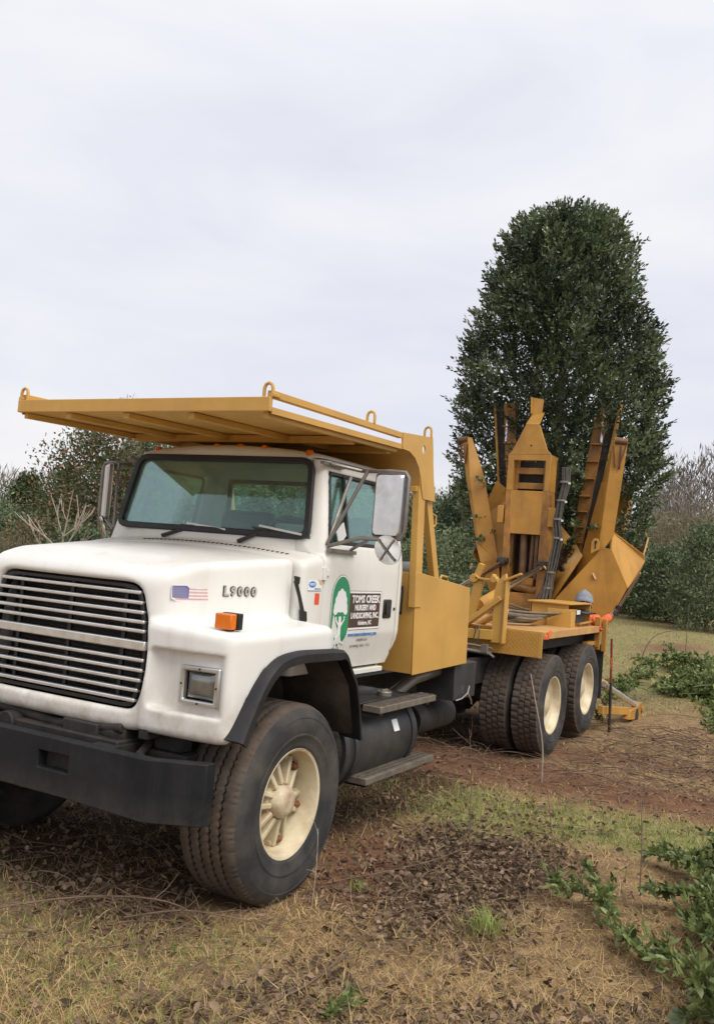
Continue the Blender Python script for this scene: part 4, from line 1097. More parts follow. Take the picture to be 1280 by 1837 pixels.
# the white tree: lobed crown, two openings between trunk and limbs, roots
# (x runs backwards on this side of the truck: image right = -x)
def lobes(cs, n=16):
    """outline of a union of circles by radial search from the centroid"""
    cx = sum(c[0] for c in cs) / len(cs); cz = sum(c[1] for c in cs) / len(cs); P = []
    for i in range(72):
        a = 2 * math.pi * i / 72; best = 0
        for (x, z, r) in cs:
            dx, dz = x - cx, z - cz; b = dx * math.cos(a) + dz * math.sin(a); q = dx * dx + dz * dz - r * r
            D = b * b - q
            if D >= 0: best = max(best, b + math.sqrt(D))
        P.append((cx + best * math.cos(a), cz + best * math.sin(a)))
    return P
cr1 = [(ex + dx, 1.606 + dz * .86, r * .92) for dx, dz, r in ((0, .0, .060), (.048, -.025, .040), (-.048, -.025, .040), (.042, .025, .036), (-.042, .025, .036), (.028, .066, .030), (-.028, .064, .031), (0, .088, .026), (.066, -.055, .026), (-.066, -.055, .026))]
flat('logo_tree', lobes(cr1), .0042, 'decal_white', logo)
tr_ = [(-.016, -.05), (-.018, -.17), (-.045, -.205), (-.098, -.225), (-.10, -.232), (-.05, -.220), (-.082, -.262), (-.076, -.268), (-.03, -.226), (-.002, -.295), (.006, -.295), (-.012, -.225), (.01, -.226), (.05, -.268), (.056, -.262), (.024, -.22), (.088, -.236), (.088, -.228), (.04, -.206), (.016, -.17), (.014, -.05)]
flat('logo_trunk', [(ex - a, 1.575 + b) for a, b in tr_], .0046, 'decal_white', logo)
for sg in (1, -1):
    flat('logo_limb', [(ex + sg * .012, 1.455), (ex + sg * .055, 1.50), (ex + sg * .062, 1.525), (ex + sg * .050, 1.525), (ex + sg * .012, 1.48)], .0050, 'decal_white', logo)
    flat('logo_gap', [(ex + sg * .019, 1.482), (ex + sg * .047, 1.508), (ex + sg * .042, 1.548), (ex + sg * .024, 1.530)], .0056, 'decal_green', logo)
def rrect(x0, x1, z0, z1, r=.014, n=4):
    P = []
    for (cx, cz, a0) in ((x1 - r if x1 > x0 else x1 + r, z1 - r, 0),):
        pass
    q = roundpoly([(x0, 0, z0), (x1, 0, z0), (x1, 0, z1), (x0, 0, z1)], r, n)
    return [(p.x, p.z) for p in q]
px0, px1, pz0, pz1 = -.895, -1.352, 1.432, 1.692
name_p = flat('name_panel', rrect(px0, px1, pz0, pz1, .02), .0016, 'decal_black')
flat('panel_border', rrect(px0, px1 + .003, pz0 + .003, pz1 - .003, .019), .0024, 'decal_white', name_p)
flat('panel_field', rrect(px0, px1 + .016, pz0 + .016, pz1 - .016, .008), .0032, 'decal_brown', name_p)
def letters(body, x, z, size, m, parent, bold=.0, squeeze=1.0, shear=0.0, y=.9285, depth=.0006, name='lettering', rotz=0.0, space=1.0):
    me = text_mesh(body, size, bold, depth, squeeze, shear, space)
    # text x -> -world x (reads left to right from the driver's side), text y -> world z
    me.transform(Matrix(((-1, 0, 0, 0), (0, 0, 1, 0), (0, 1, 0, 0), (0, 0, 0, 1))))
    if rotz: me.transform(Matrix.Rotation(rotz, 4, 'Z'))
    yy = y + (.20 * min(z - 1.40, 0) if z < 1.40 else 0)
    me.transform(Matrix.Translation((x, yy + .0040, z)))
    return add(name, me, m, parent, 0)
cxn = (px0 + px1) / 2 - .002
letters('TOMS CREEK', cxn, 1.634, .070, 'decal_white', name_p, .0022, .95)
letters('NURSERY AND', cxn, 1.578, .052, 'decal_white', name_p, .0018, .86)
letters('LANDSCAPING, INC.', cxn + .002, 1.525, .052, 'decal_white', name_p, .0018, .82)
letters('Asheboro, NC', cxn, 1.477, .040, 'decal_white', name_p, .0010, .8)
letters('www.tomscreeknursery.com', cxn + .01, 1.402, .040, 'decal_blue', name_p, .0006, .86, y=.9255)
letters('(336) 857-2131', cxn, 1.364, .030, 'decal_grey', name_p, -.0002, .82, y=.9255)
letters('"Growing Since 1972"', cxn + .01, 1.325, .040, 'decal_grey', name_p, -.0008, .86, .28, y=.9255)
# dealer sticker and orange-red sticker on the cowl panel
st_ = flat('dealer_sticker', [(-.365, 1.690), (-.525, 1.690), (-.525, 1.755), (-.365, 1.755)], .0014, 'decal_white')
flat('sticker_line', [(-.365, 1.687), (-.525, 1.687), (-.525, 1.691), (-.365, 1.691)], .0020, 'decal_blue', st_)
flat('sticker_oval', [(-.415 + .042 * math.cos(a), 1.727 + .020 * math.sin(a)) for a in np.linspace(0, 2 * math.pi, 24, endpoint=False)], .0022, 'decal_blue', st_)
letters('NUCO', -.415, 1.727, .020, 'decal_white', st_, .0006, 1.0, y=.9270)
letters('1-800-296-1341', -.478, 1.700, .012, 'decal_black', st_, .0002, 1.0, y=.9262)
flat('sticker_torn_corner', [(-.47, 1.756), (-.525, 1.756), (-.525, 1.722), (-.50, 1.728), (-.49, 1.745)], .0024, 'woodchip', st_)
rs_ = flat('red_sticker', [(-.455, 1.605), (-.508, 1.603), (-.508, 1.672), (-.455, 1.674)], .0014, 'decal_red')

# hood side plane (y grows towards the rear) for the badge and the flag
def hood_pt(x, z, off):
    ys = .685 + .20 * (.62 - x) - .0025; return Vector((x, ys + off, z))
hang = math.atan(.20)
for (ch, x) in zip('L9000', (.232, .180, .128, .076, .024)):
    for nm, m_, dep, bold, off in (('badge', 'plastic', .0045, .0045, .003), ('badge_face', 'bar', .003, .0035, .0085)):
        me = text_mesh(ch, .082, bold, dep, 1.06); k_ = .060 / (max(v.co.y for v in me.vertices) - min(v.co.y for v in me.vertices)); yc_ = (max(v.co.y for v in me.vertices) + min(v.co.y for v in me.vertices)) / 2
        me.transform(Matrix.Translation((0, -yc_, 0))); w_ = max(v.co.x for v in me.vertices) - min(v.co.x for v in me.vertices); me.transform(Matrix.Diagonal((.040 / w_ * (1.0 if nm == 'badge_face' else 1.16), k_ * .86 * (1.0 if nm == 'badge_face' else 1.14), 1, 1)))
        me.transform(Matrix(((-1, 0, 0, 0), (0, 0, 1, 0), (0, 1, 0, 0), (0, 0, 0, 1))))
        me.transform(Matrix.Rotation(-hang, 4, 'Z'))
        me.transform(Matrix.Translation(hood_pt(x, 1.668, off)))
        o = add(nm, me, m_, truck if nm == 'badge' else bd_, 25)
        if nm == 'badge': bd_ = o; o['label'] = 'chrome badge character ' + ch
def hflat(name, P, o0, o1, m, parent=truck):
    mb = MB(); n = len(P)
    mb.v = [tuple(hood_pt(x, z, o0)) for x, z in P] + [tuple(hood_pt(x, z, o1)) for x, z in P]
    mb.f = [list(range(n))[::-1], list(range(n, 2 * n))] + [[i, (i + 1) % n, n + (i + 1) % n, n + i] for i in range(n)]
    return mb.build(name, m, parent, smooth=0)
FX, FZ = .600, 1.690            # upper front corner of the flag sticker
def fp_(u, v): return (FX - u, FZ - v * .82)
flag = hflat('flag_sticker', [fp_(*p) for p in ((.0, .0), (.10, -.002), (.115, .012), (.235, .012), (.255, .075), (.25, .092), (.03, .102), (.0, .085))], -.001, .0022, 'flag_white')
hflat('flag_canton', [fp_(*p) for p in ((.002, .003), (.095, .0015), (.112, .016), (.112, .082), (.006, .080))], .0023, .0032, 'flag_blue', flag)
for i in range(4):
    v = .016 + i * .022
    u0 = .114 if v < .078 else .028
    mb = [fp_(*p) for p in ((u0, v), (.18, v + .001 + .004 * (i == 0)), (.236 + .004 * i, v), (.238 + .004 * i, v + .0105), (.17, v + .012), (u0, v + .011))]
    hflat('flag_stripe', mb, .0023, .0030, 'flag_pink', flag)
mb = MB()
for i in range(9):
    for j in range(6 if i % 2 == 0 else 5):
        u = .011 + i * .0112; v = .011 + j * .0132 + (.0066 if i % 2 else 0)
        if u > .09 and v < .02: continue
        c = [hood_pt(*fp_(u + .0036 * math.cos(a + .3), v + .0036 * math.sin(a + .3)), .0037) for a in np.linspace(0, 2 * math.pi, 5, endpoint=False)]
        b = len(mb.v); mb.v += [tuple(p) for p in c]; mb.f.append([b + k for k in range(5)])
o = mb.build('flag_star', 'decal_white', flag, smooth=0); o['kind'] = 'stuff'

# ================================================================== tree spade on the rear of the deck
TC = Vector((-8.55, -.05, 0))                      # centre of the dug tree
spade = thing('tree_spade', 'ochre hydraulic tree spade gripping the root ball of the holly tree', 'tree spade', (-8.3, 0, .6))
# ---- mast nearest the cab
X0 = -7.2
def face(P, th, m, name, parent, bevel=.004, x=X0): return MB().prism([(x, y, z) for y, z in P], (-th, 0, 0)).build(name, m, parent, bevel)
mast = MB().box((X0, -.325, 2.96), (X0 - .30, -.245, 3.43)).box((X0, .19, 2.96), (X0 - .30, .262, 3.44)).box((X0, -.25, 3.36), (X0 - .02, .195, 3.435)).build('mast', 'spade', spade, .006)
face([(-.325, 3.43), (.262, 3.44), (.20, 3.50), (.075, 3.83), (-.118, 3.83), (-.275, 3.49)], .03, 'spade', 'mast_head', mast, .006)
MB().prism([(X0, -.118, 3.828), (X0, .072, 3.828), (X0 - .22, .055, 4.02), (X0 - .22, -.10, 4.02)], (0, 0, .015)).prism([(X0 - .18, -.11, 3.98), (X0 - .18, .03, 3.99), (X0 - .22, .03, 4.21), (X0 - .22, -.13, 4.24)], (-.02, 0, 0)).bar((X0 - .20, -.10, 4.0), (X0 - .23, -.125, 4.23), .02, .12, (1, 0, 0)).build('mast_top', 'spade', mast, .003)
MB().lathe([(0, .012), (.006, .011)], (X0 + .0, -.02, 3.56), 'x', 10).build('mast_hole', 'dark', mast)
mb = MB()
for z in (3.19, 2.99): mb.box((X0 - .10, -.24, z - .0), (X0 - .16, .19, z + .085))
mb.box((X0 - .09, -.245, 2.955), (X0 - .15, -.20, 3.37)).box((X0 - .09, .145, 2.955), (X0 - .15, .19, 3.37))
mb.build('inner_carriage', 'grimy', mast, .006)
MB().box((X0 - .22, -.24, 2.95), (X0 - .23, .19, 3.37)).build('greasy_back', 'dark', mast)
mb = MB()
mb.box((X0 - .006, -.29, 2.39), (X0 - .03, .19, 2.96))
mb.build('mast_plate', 'spade', mast, .004)
ch = MB()
ch.prism([(X0, -.245, 2.96), (X0, -.325, 2.96), (X0 + .01, -.285, 1.20), (X0 + .01, -.19, 1.20)], (-.26, 0, 0))
ch.prism([(X0, .185, 2.96), (X0, .262, 2.96), (X0 + .01, .335, 1.72), (X0 + .01, .26, 1.20), (X0 + .01, .17, 1.20)], (-.26, 0, 0))
ch.build('mast_channel', 'grimy', mast, .006)
MB().box((X0 - .05, -.24, 1.98), (X0 - .10, -.19, 2.40)).box((X0 - .08, .10, 1.80), (X0 - .14, .14, 2.40)).tube([(X0 - .1, -.05, 1.75), (X0 - .1, -.06, 2.4)], .05, 12).tube([(X0 - .12, .05, 1.8), (X0 - .12, .055, 2.4)], .03, 10).build('lift_ram', 'blade', mast)
MB().box((X0 - .28, -.25, 1.2), (X0 - .30, .20, 2.4)).build('mast_back', 'dark', mast)
MB().box((X0 - .04, -.10, 1.72), (X0 - .16, .12, 1.82)).box((X0 - .02, -.20, 1.15), (X0 - .05, .22, 1.62)).tube([(X0 - .08, -.14, 1.70), (X0 - .08, .16, 1.66)], .055, 14).build('mast_foot', 'grimy', mast, .006)
MB().box((X0 + .02, -.415, 2.52), (X0 - .16, -.335, 2.75)).build('roller_bracket', 'spade', mast, .008)
MB().box((X0 + .02, .275, 2.50), (X0 - .16, .345, 2.75)).build('roller_bracket', 'spade', mast, .008)
MB().box((X0 - .26, .268, 2.7), (X0 - .30, .275, 3.40)).build('chain_guide', 'dark', mast)

# ---- the two tilt rams between deck and mast
for s, p, q in ((1, (-7.14, .27, 1.985), (-5.55, .31, 1.665)), (-1, (-7.14, -.275, 2.0), (-5.55, -.31, 1.58))):
    ram = MB().tube([p, Vector(p).lerp(Vector(q), 1)], .034, 14).build('tilt_ram', 'chrome', spade)
    d = (Vector(q) - Vector(p)).normalized()
    MB().tube([Vector(q) - d * .05, Vector(q) + d * .75], .055, 14).build('ram_barrel', 'spade', ram)
    MB().tube([Vector(p) + Vector((0, -.07, .02)), Vector(p) + Vector((0, .07, .02))], .045, 12).tube([Vector(p) - d * .03, Vector(p) + d * .10], .045, 12).build('ram_eye', 'dark', ram)

# ---- front pair of shovel blades with their uprights, mirrored
for s in (1, -1):
    q = lambda x, y, z: Vector((x, y * s, z))
    A = [q(-7.42, .38, 1.58), q(-7.50, .92, 2.285), q(-7.52, 1.03, 2.272), q(-7.62, 1.245, 1.80), q(-7.62, 1.05, 1.375), q(-8.0, .55, .95), q(-8.35, .12, .62), q(-7.55, .22, 1.05)]
    B = [q(-7.52, 1.03, 2.272), q(-7.62, 1.0, 2.50), q(-8.18, 1.30, 2.235), q(-8.24, 1.31, 2.17), q(-8.20, 1.255, 2.0), q(-7.62, 1.245, 1.80)]
    if s < 0:                                       # the far blade is turned inwards: no wing shows beyond its upright
        A = [q(-7.42, .36, 1.58), q(-7.46, .45, 2.04), q(-7.42, .775, 2.275), q(-7.40, .67, 1.985), q(-7.52, .50, 1.45), q(-8.0, .36, .95), q(-8.35, .12, .62), q(-7.55, .20, 1.05)]
        B = [q(-7.42, .775, 2.275), q(-7.50, .80, 2.32), q(-8.10, .92, 2.235), q(-8.14, .90, 2.17), q(-8.06, .82, 2.0), q(-7.40, .67, 1.985)]
    bl = MB(); bl.v = [tuple(p) for p in A]; bl.f = [list(range(8))]
    # triangulated fan keeps the slightly warped facet tidy
    bl.f = [[0, 1, 2, 3, 4], [0, 4, 5, 7], [5, 6, 7]]
    me = bl.mesh('blade'); o = add('blade', me, 'spade', spade, 0)
    sd = o.modifiers.new('plate', 'SOLIDIFY'); sd.thickness = .022; sd.offset = 0
    w = MB(); w.v = [tuple(p) for p in B]; w.f = [[0, 1, 2, 3, 4, 5]]
    o2 = add('blade_wing', w.mesh('blade_wing'), 'spade', o, 0); sd = o2.modifiers.new('plate', 'SOLIDIFY'); sd.thickness = .022; sd.offset = 0
    MB().bar(B[2] + q(0, 0, .015), B[1] + q(0, 0, .01), .03, .012).build('blade_lip', 'spade', o)
    MB().bar(B[4], A[4], .05, .05).bar(A[4], A[6], .05, .05).build('cutting_edge', 'blade', o, .006)
    if s > 0: MB().bar(q(-8.215, 1.262, 2.02), q(-7.95, 1.175, 1.72), .018, .05).build('bright_edge', 'woodchip', o)
    MB().bar(A[2] + q(.004, .004, 0), A[3] + q(.006, .004, 0), .012, .012).bar(A[1] + q(.008, 0, 0), A[2] + q(.008, 0, 0), .012, .012).build('weld_seam', 'spade', o)
    MB().bar(q(-7.47, .83, 1.95), q(-7.50, .86, 1.88), .02, .02).build('weld_stop', 'woodchip', o)
    # second skin closing the blade towards the middle, behind the mast
    C_ = [q(-7.44, .36, 1.58), q(-7.56, .66, 2.17), q(-7.9, .45, 2.35), q(-7.8, .10, 2.75), q(-7.75, .04, 1.5)]
    k = MB(); k.v = [tuple(p) for p in C_]; k.f = [[0, 1, 2, 3, 4]]
    o3 = add('blade_inner_web', k.mesh('blade_inner_web'), 'spade', o, 25); sd = o3.modifiers.new('plate', 'SOLIDIFY'); sd.thickness = .018; sd.offset = 0
    MB().tube([q(-7.53, .42, 1.98), q(-7.50, .40, 1.975)], .04, 12).build('web_hole', 'dark', o3)
    if s < 0:                                       # concave inside of the far blade, filling the gap to the mast
        for Pg in ([q(-7.62, .62, 3.12), q(-7.80, .42, 2.95), q(-7.66, .30, 2.55), q(-7.45, .42, 1.98), q(-7.44, .72, 2.25), q(-7.52, .80, 2.55)], [q(-7.80, .42, 2.95), q(-7.85, .22, 2.75), q(-7.70, .16, 1.95), q(-7.45, .42, 1.98), q(-7.66, .30, 2.55)]):
            k = MB(); k.v = [tuple(p) for p in Pg]; k.f = [list(range(len(Pg)))]
            o4 = add('blade_inner_face', k.mesh('blade_inner_face'), 'spade', o, 0); sd = o4.modifiers.new('plate', 'SOLIDIFY'); sd.thickness = .018; sd.offset = 0
    # upright: tapered four-sided beam that joins the blade to its pin
    if s < 0:
        T = [q(-7.50, .98, 3.70), q(-7.40, 1.0, 3.69), q(-7.45, 1.115, 3.68), q(-7.62, 1.09, 3.69)]
        Mi = [q(-7.46, .735, 3.14), q(-7.40, .935, 3.14), q(-7.46, 1.01, 3.13), q(-7.8, .95, 3.1)]
        Bt = [q(-7.44, .43, 1.98), q(-7.40, .735, 2.24), q(-7.44, .785, 2.27), q(-7.9, .70, 2.2)]
    else:
      T = [q(-7.50, .985, 3.72), q(-7.42, 1.005, 3.715), q(-7.46, 1.165, 3.70), q(-7.62, 1.13, 3.71)]
      Mi = [q(-7.62, .82, 3.14), q(-7.415, .955, 3.14), q(-7.47, 1.12, 3.13), q(-7.8, 1.0, 3.1)]
      Bt = [q(-7.68, .55, 1.88), q(-7.52, .86, 2.14), q(-7.55, 1.045, 2.45), q(-8.0, .80, 2.25)]
    u = MB(); u.v = [tuple(p) for p in T + Mi + Bt]
    u.f = [[0, 1, 2, 3], [8, 11, 10, 9]] + [[a * 4 + i, a * 4 + (i + 1) % 4, a * 4 + 4 + (i + 1) % 4, a * 4 + 4 + i] for a in (0, 1) for i in range(4)]
    up = u.build('blade_upright', 'spade', o, .006, 20)
    MB().tube([q(-7.435, 1.01, 3.665), q(-7.475, 1.155, 3.655)], .045, 14).build('upright_pin', 'blade', o)
    MB().bar(q(-7.40, 1.09, 3.60), q(-7.43, 1.085, 3.30), .025, .012, (1, 0, 0)).bar(q(-7.40, 1.0, 3.60), q(-7.42, 1.03, 3.32), .012, .03, (1, 0, 0)).bar(q(-7.41, 1.155, 3.60), q(-7.43, 1.07, 3.30), .012, .03, (1, 0, 0)).build('wear_strip', 'blade', o)
    # keyhole lug
    if s > 0:
        lug = MB().prism([q(-7.43, .80, 2.20), q(-7.45, .90, 2.26), q(-7.45, .895, 2.36), q(-7.445, .875, 2.40), q(-7.44, .83, 2.40), q(-7.435, .80, 2.35)], (.018, 0, 0)).build('lug', 'spade', o, .003)
        MB().tube([q(-7.41, .855, 2.355), q(-7.425, .855, 2.355)], .016, 10).box(q(-7.41, .85, 2.27), q(-7.425, .86, 2.35)).build('keyhole', 'dark', lug)
    # guide tower with black slot and ribs behind it
    lo_, hi_ = q(-8.05, .46, 2.05), q(-8.10, .78, 4.28)
    ax = (hi_ - lo_).normalized(); sd_ = q(0, 1, 0)
    gt = MB().bar(lo_ - sd_ * .05, hi_ - sd_ * .10, .17, .10, (1, 0, 0)).build('guide_tower', 'grimy', spade, .006)
    MB().bar(lo_ + sd_ * .07, hi_ + sd_ * .045, .09, .06, (1, 0, 0)).build('guide_slot', 'dark', gt)
    MB().bar(lo_ + sd_ * .13, hi_ + sd_ * .115, .03, .12, (1, 0, 0)).build('guide_flange', 'spade', gt, .004)
    for i in range(9):
        c = lo_.lerp(hi_, .04 + i * .095 + (0.0 if i < 5 else .012 * (i - 4)))
        w_ = .30 if i < 4 else .21
        MB().bar(c - sd_ * (.05 + w_ / 2) + Vector((.03, 0, 0)), c + sd_ * .0 + Vector((.03, 0, .0)), .16, .014).build('guide_rib', 'spade', gt, .002)
    MB().tube([hi_ - sd_ * .10 + Vector((.06, 0, -.25)), hi_ - sd_ * .10 + Vector((.06, 0, -.55))], .02, 8).build('guide_rod', 'chrome', gt)

# ---- rear pair of blades behind the root ball
for s in (1, -1):
    q = lambda x, y, z: Vector((x, y * s, z))
    P = [q(-9.50, .25, 1.7), q(-9.35, .88, 2.25), q(-9.1, 1.12, 2.60), q(-8.75, 1.24, 2.50), q(-8.45, 1.22, 2.1), q(-8.8, .75, 1.3), q(-8.62, .14, .62), q(-9.2, .2, 1.1)]
    k = MB(); k.v = [tuple(p) for p in P]; k.f = [[0, 1, 2, 3, 4], [0, 4, 5, 7], [5, 6, 7]]
    o = add('blade', k.mesh('blade'), 'spade', spade, 0); sd = o.modifiers.new('plate', 'SOLIDIFY'); sd.thickness = .022; sd.offset = 0
    MB().bar(q(-9.15, .70, 2.2), q(-9.25, .80, 3.30), .16, .18, (1, 0, 0)).build('blade_upright', 'spade', o, .006)
MB().lathe([(.72, .10), (1.1, .42), (1.6, .70), (2.05, .86), (2.25, .84), (2.33, .5)], (TC.x, TC.y, 0), 'z', 28).build('root_ball', mat('root_ball_soil', (.13, .065, .035), .95, vary=.4, scale=9, bump=.8, bump_scale=18), spade)
MB().box((-7.30, -1.0, 1.02), (-7.42, 1.0, 1.16)).box((-7.05, -.5, .95), (-7.40, -.4, 1.5)).box((-7.05, .4, .95), (-7.40, .5, 1.5)).build('spade_frame', 'spade', spade, .006)

# ---- hose bundle tied beside the mast, fanning out over the deck
path = [(-7.12, .49, 3.27), (-7.10, .505, 3.05), (-7.08, .46, 2.80), (-7.08, .43, 2.55), (-7.08, .455, 2.36), (-7.08, .42, 2.12), (-7.05, .39, 1.86), (-7.02, .38, 1.70), (-6.98, .36, 1.50), (-6.9, .33, 1.37)]
hb = MB()
for k in range(13):
    a = k * 2.4; r = .012 + .036 * math.sqrt(k / 13); ph = R_.random() * 6
    pts = []
    for i, p in enumerate(path):
        t = i / (len(path) - 1); sp = 1 + (1.6 * max(0, t - .72) / .28 if t > .72 else 0) + .25 * math.sin(t * 9 + ph)
        pts.append((p[0] + r * sp * math.cos(a + t * 1.2), p[1] + r * sp * 1.1 * math.sin(a + t * 1.2), p[2]))
    # smooth
    sm = []
    for i in range(len(pts) - 1):
        sm.append(Vector(pts[i])); sm.append((Vector(pts[i]) + Vector(pts[i + 1])) / 2)
    sm.append(Vector(pts[-1]))
    hb.tube(sm, .0105, 6)
hoses = hb.build('hose_bundle', 'hose', spade)
for i, (x, y, z) in enumerate(((-7.10, .49, 3.08), (-7.085, .465, 2.84), (-7.08, .435, 2.60), (-7.08, .445, 2.36), (-7.06, .395, 1.92), (-7.03, .38, 1.72))):
    MB().lathe([(z - .012, .058), (z + .012, .058), (z + .012, .052), (z - .012, .052)], (x, y, 0), 'z', 20, True).build('hose_tie', 'greymetal', hoses)
    if i < 4: MB().box((x + .03, y + .06, z - .03), (x + .045, y + .085, z - .005)).build('tie_head', 'ties', hoses)
MB().tube([(-7.15, .25, 1.985), (-7.02, .33, 1.985), (-6.98, .36, 1.96)], .012, 8).build('hose_bracket', 'yellow', hoses)
for k in range(8):
    a = R_.uniform(-.06, .06); b = R_.uniform(-.05, .05)
    pts = [(-6.95 + a, .34 + b, 1.42), (-6.5 + a * 2, .22 + b * 2, 1.345 + .014 * k), (-5.60 + a, .26 + b * 2, 1.38 + .022 * k), (-5.22 + b * 2, .42 + b, 1.36 + .018 * k), (-5.45 + a * 2, .70 + a, 1.345 + .016 * k), (-6.02, .58 + .05 * k, 1.37 + .014 * k)]
    sm = []
    for i in range(len(pts) - 1):
        for j in range(5):
            t = j / 5; p0, p1, p2, p3 = (Vector(pts[max(0, min(len(pts) - 1, i + d))]) for d in (-1, 0, 1, 2))
            sm.append(.5 * ((2 * p1) + (p2 - p0) * t + (2 * p0 - 5 * p1 + 4 * p2 - p3) * t * t + (3 * p1 - p0 - 3 * p2 + p3) * t ** 3))
    MB().tube(sm, .014, 7).build('deck_hose', 'hosetan' if k % 2 else 'hose', hoses)

# ================================================================== the worker behind the deck
def skin_mesh(name, V, E, Rr, levels=2):
    me = bpy.data.meshes.new(name); me.from_pydata([tuple(v) for v in V], E, [])
    o = bpy.data.objects.new(name, me); COL.objects.link(o)
    sk = o.modifiers.new('skin', 'SKIN'); sk.use_smooth_shade = True
    lay = me.skin_vertices[0].data
    for i, r in enumerate(Rr):
        lay[i].radius = r if isinstance(r, tuple) else (r, r); lay[i].use_root = (i == 0)
    sb = o.modifiers.new('sub', 'SUBSURF'); sb.levels = levels; sb.render_levels = levels
    dg = bpy.context.evaluated_depsgraph_get(); dg.update()
    out_ = bpy.data.meshes.new_from_object(o.evaluated_get(dg))
    bpy.data.objects.remove(o); bpy.data.meshes.remove(me)
    return out_
PX, PY = -7.30, .80
person = thing('person', 'person in an orange sweatshirt and grey knit cap bent behind the control box', 'person', (PX, PY, 0))
P = lambda x, y, z: (PX + x, PY + y, z)
J = dict(pel=P(-.02, 0, .90), spn=P(.0, 0, 1.10), chest=P(.02, 0, 1.30), neck=P(.04, 0, 1.42), head=P(.08, .01, 1.54), top=P(.085, .01, 1.655),
         shl=P(.02, .17, 1.37), ell=P(.14, .22, 1.30), wrl=P(.06, .36, 1.45), hl=P(.05, .40, 1.50),
         shr=P(.02, -.17, 1.36), elr=P(.07, -.24, 1.10), wrr=P(.24, -.20, 1.22), hr=P(.31, -.18, 1.27),
         hpl=P(-.02, .09, .86), knl=P(.03, .11, .48), anl=P(-.01, .12, .09), tol=P(.13, .13, .04),
         hpr=P(-.02, -.09, .86), knr=P(.02, -.11, .48), anr=P(-.04, -.12, .09), tor=P(.10, -.13, .04))
def chain(keys, radii):
    ks = []; E = []; Rr = []
    for kc, rc in zip(keys, radii):
        for i, (k, r) in enumerate(zip(kc, rc)):
            if k not in ks: ks.append(k); Rr.append(r)
            if i: E.append((ks.index(kc[i - 1]), ks.index(k)))
    return [J[k] for k in ks], E, Rr
V, E_, Rr = chain([['pel', 'spn', 'chest', 'neck', 'head', 'top'], ['chest', 'shl', 'ell', 'wrl', 'hl'], ['chest', 'shr', 'elr', 'wrr', 'hr'], ['pel', 'hpl', 'knl', 'anl', 'tol'], ['pel', 'hpr', 'knr', 'anr', 'tor']],
                  [[.12, .115, .12, .055, (.085, .098), (.06, .07)], [0, .06, .045, .030, .034], [0, .06, .045, .030, .034], [0, .085, .055, .04, .035], [0, .085, .055, .04, .035]])
body = add('body', skin_mesh('body', V, E_, Rr), 'skin', person, 0)
for pl in body.data.polygons: pl.use_smooth = True
def cloth(name, keys, radii, m, par=person):
    V, E_, Rr = chain(keys, radii); me = skin_mesh(name, V, E_, Rr); o = add(name, me, m, par, 0)
    for pl in o.data.polygons: pl.use_smooth = True
    return o
cloth('sweatshirt', [['pel', 'spn', 'chest', 'neck'], ['chest', 'shl', 'ell', 'wrl'], ['chest', 'shr', 'elr', 'wrr']], [[.15, .145, .15, .07], [0, .085, .072, .052], [0, .085, .072, .052]], 'orange')
cloth('trousers', [['pel', 'hpl', 'knl', 'anl'], ['pel', 'hpr', 'knr', 'anr']], [[.135, .105, .078, .065], [0, .105, .078, .065]], 'jeans')
for a, b in (('anl', 'tol'), ('anr', 'tor')):
    J['_k'] = tuple(Vector(J[a]) + Vector((-.06, 0, -.03))); cloth('boot', [['_k', a, b]], [[.05, .065, .05]], 'boot')
    J.pop('_k')
for h, w, sg in (('hl', 'wrl', 1), ('hr', 'wrr', -1)):       # gloved hands: palm, four fingers, thumb
    a = Vector(J[w]); d = (Vector(J[h]) - a).normalized(); sd = d.cross(Vector((1, 0, .2))).normalized(); nr = sd.cross(d)
    V = [a, a + d * .05, a + d * .085]; E_ = [(0, 1), (1, 2)]; Rr = [.032, (.040, .024), (.042, .022)]
    for f in range(4):
        o0 = sd * (.030 - .02 * f); L = (.034, .040, .037, .028)[f]
        i = len(V); V += [a + d * .09 + o0, a + d * (.09 + L) + o0 * 1.05 + nr * .010, a + d * (.09 + L * 1.75) + o0 * 1.05 + nr * .034]
        E_ += [(2, i), (i, i + 1), (i + 1, i + 2)]; Rr += [.0105, .0095, .0085]
    i = len(V); V += [a + d * .045 + sd * .045, a + d * .075 + sd * .062 + nr * .02]; E_ += [(1, i), (i, i + 1)]; Rr += [.012, .010]
    o = add('glove', skin_mesh('glove', V, E_, Rr, 1), 'glove', person, 0)
    for pl in o.data.polygons: pl.use_smooth = True
hd = Vector(J['head']) + Vector((.005, 0, .01))
cap_ = MB()
rows = [(.0, .118), (.03, .122), (.032, .118), (.07, .113), (.105, .096), (.13, .068), (.143, .035), (.147, .006)]
n = 28
for z, r in rows:
    for k in range(n):
        a = 2 * math.pi * k / n; cap_.v.append((hd.x + math.cos(a) * r * 1.02, hd.y + math.sin(a) * r * .94, hd.z + .035 + z + .012 * math.sin(2 * a + 1)))
for i in range(len(rows) - 1):
    for k in range(n): cap_.f.append([i * n + k, i * n + (k + 1) % n, (i + 1) * n + (k + 1) % n, (i + 1) * n + k])
cap_.f.append([(len(rows) - 1) * n + k for k in range(n)])
cap_.build('knit_cap', 'beanie', person, smooth=80)
nose = MB().prism([hd + Vector((.085, -.014, -.01)), hd + Vector((.085, .014, -.01)), hd + Vector((.088, 0, .035))], (.022, 0, -.004)).build('nose', 'skin', body, .006)
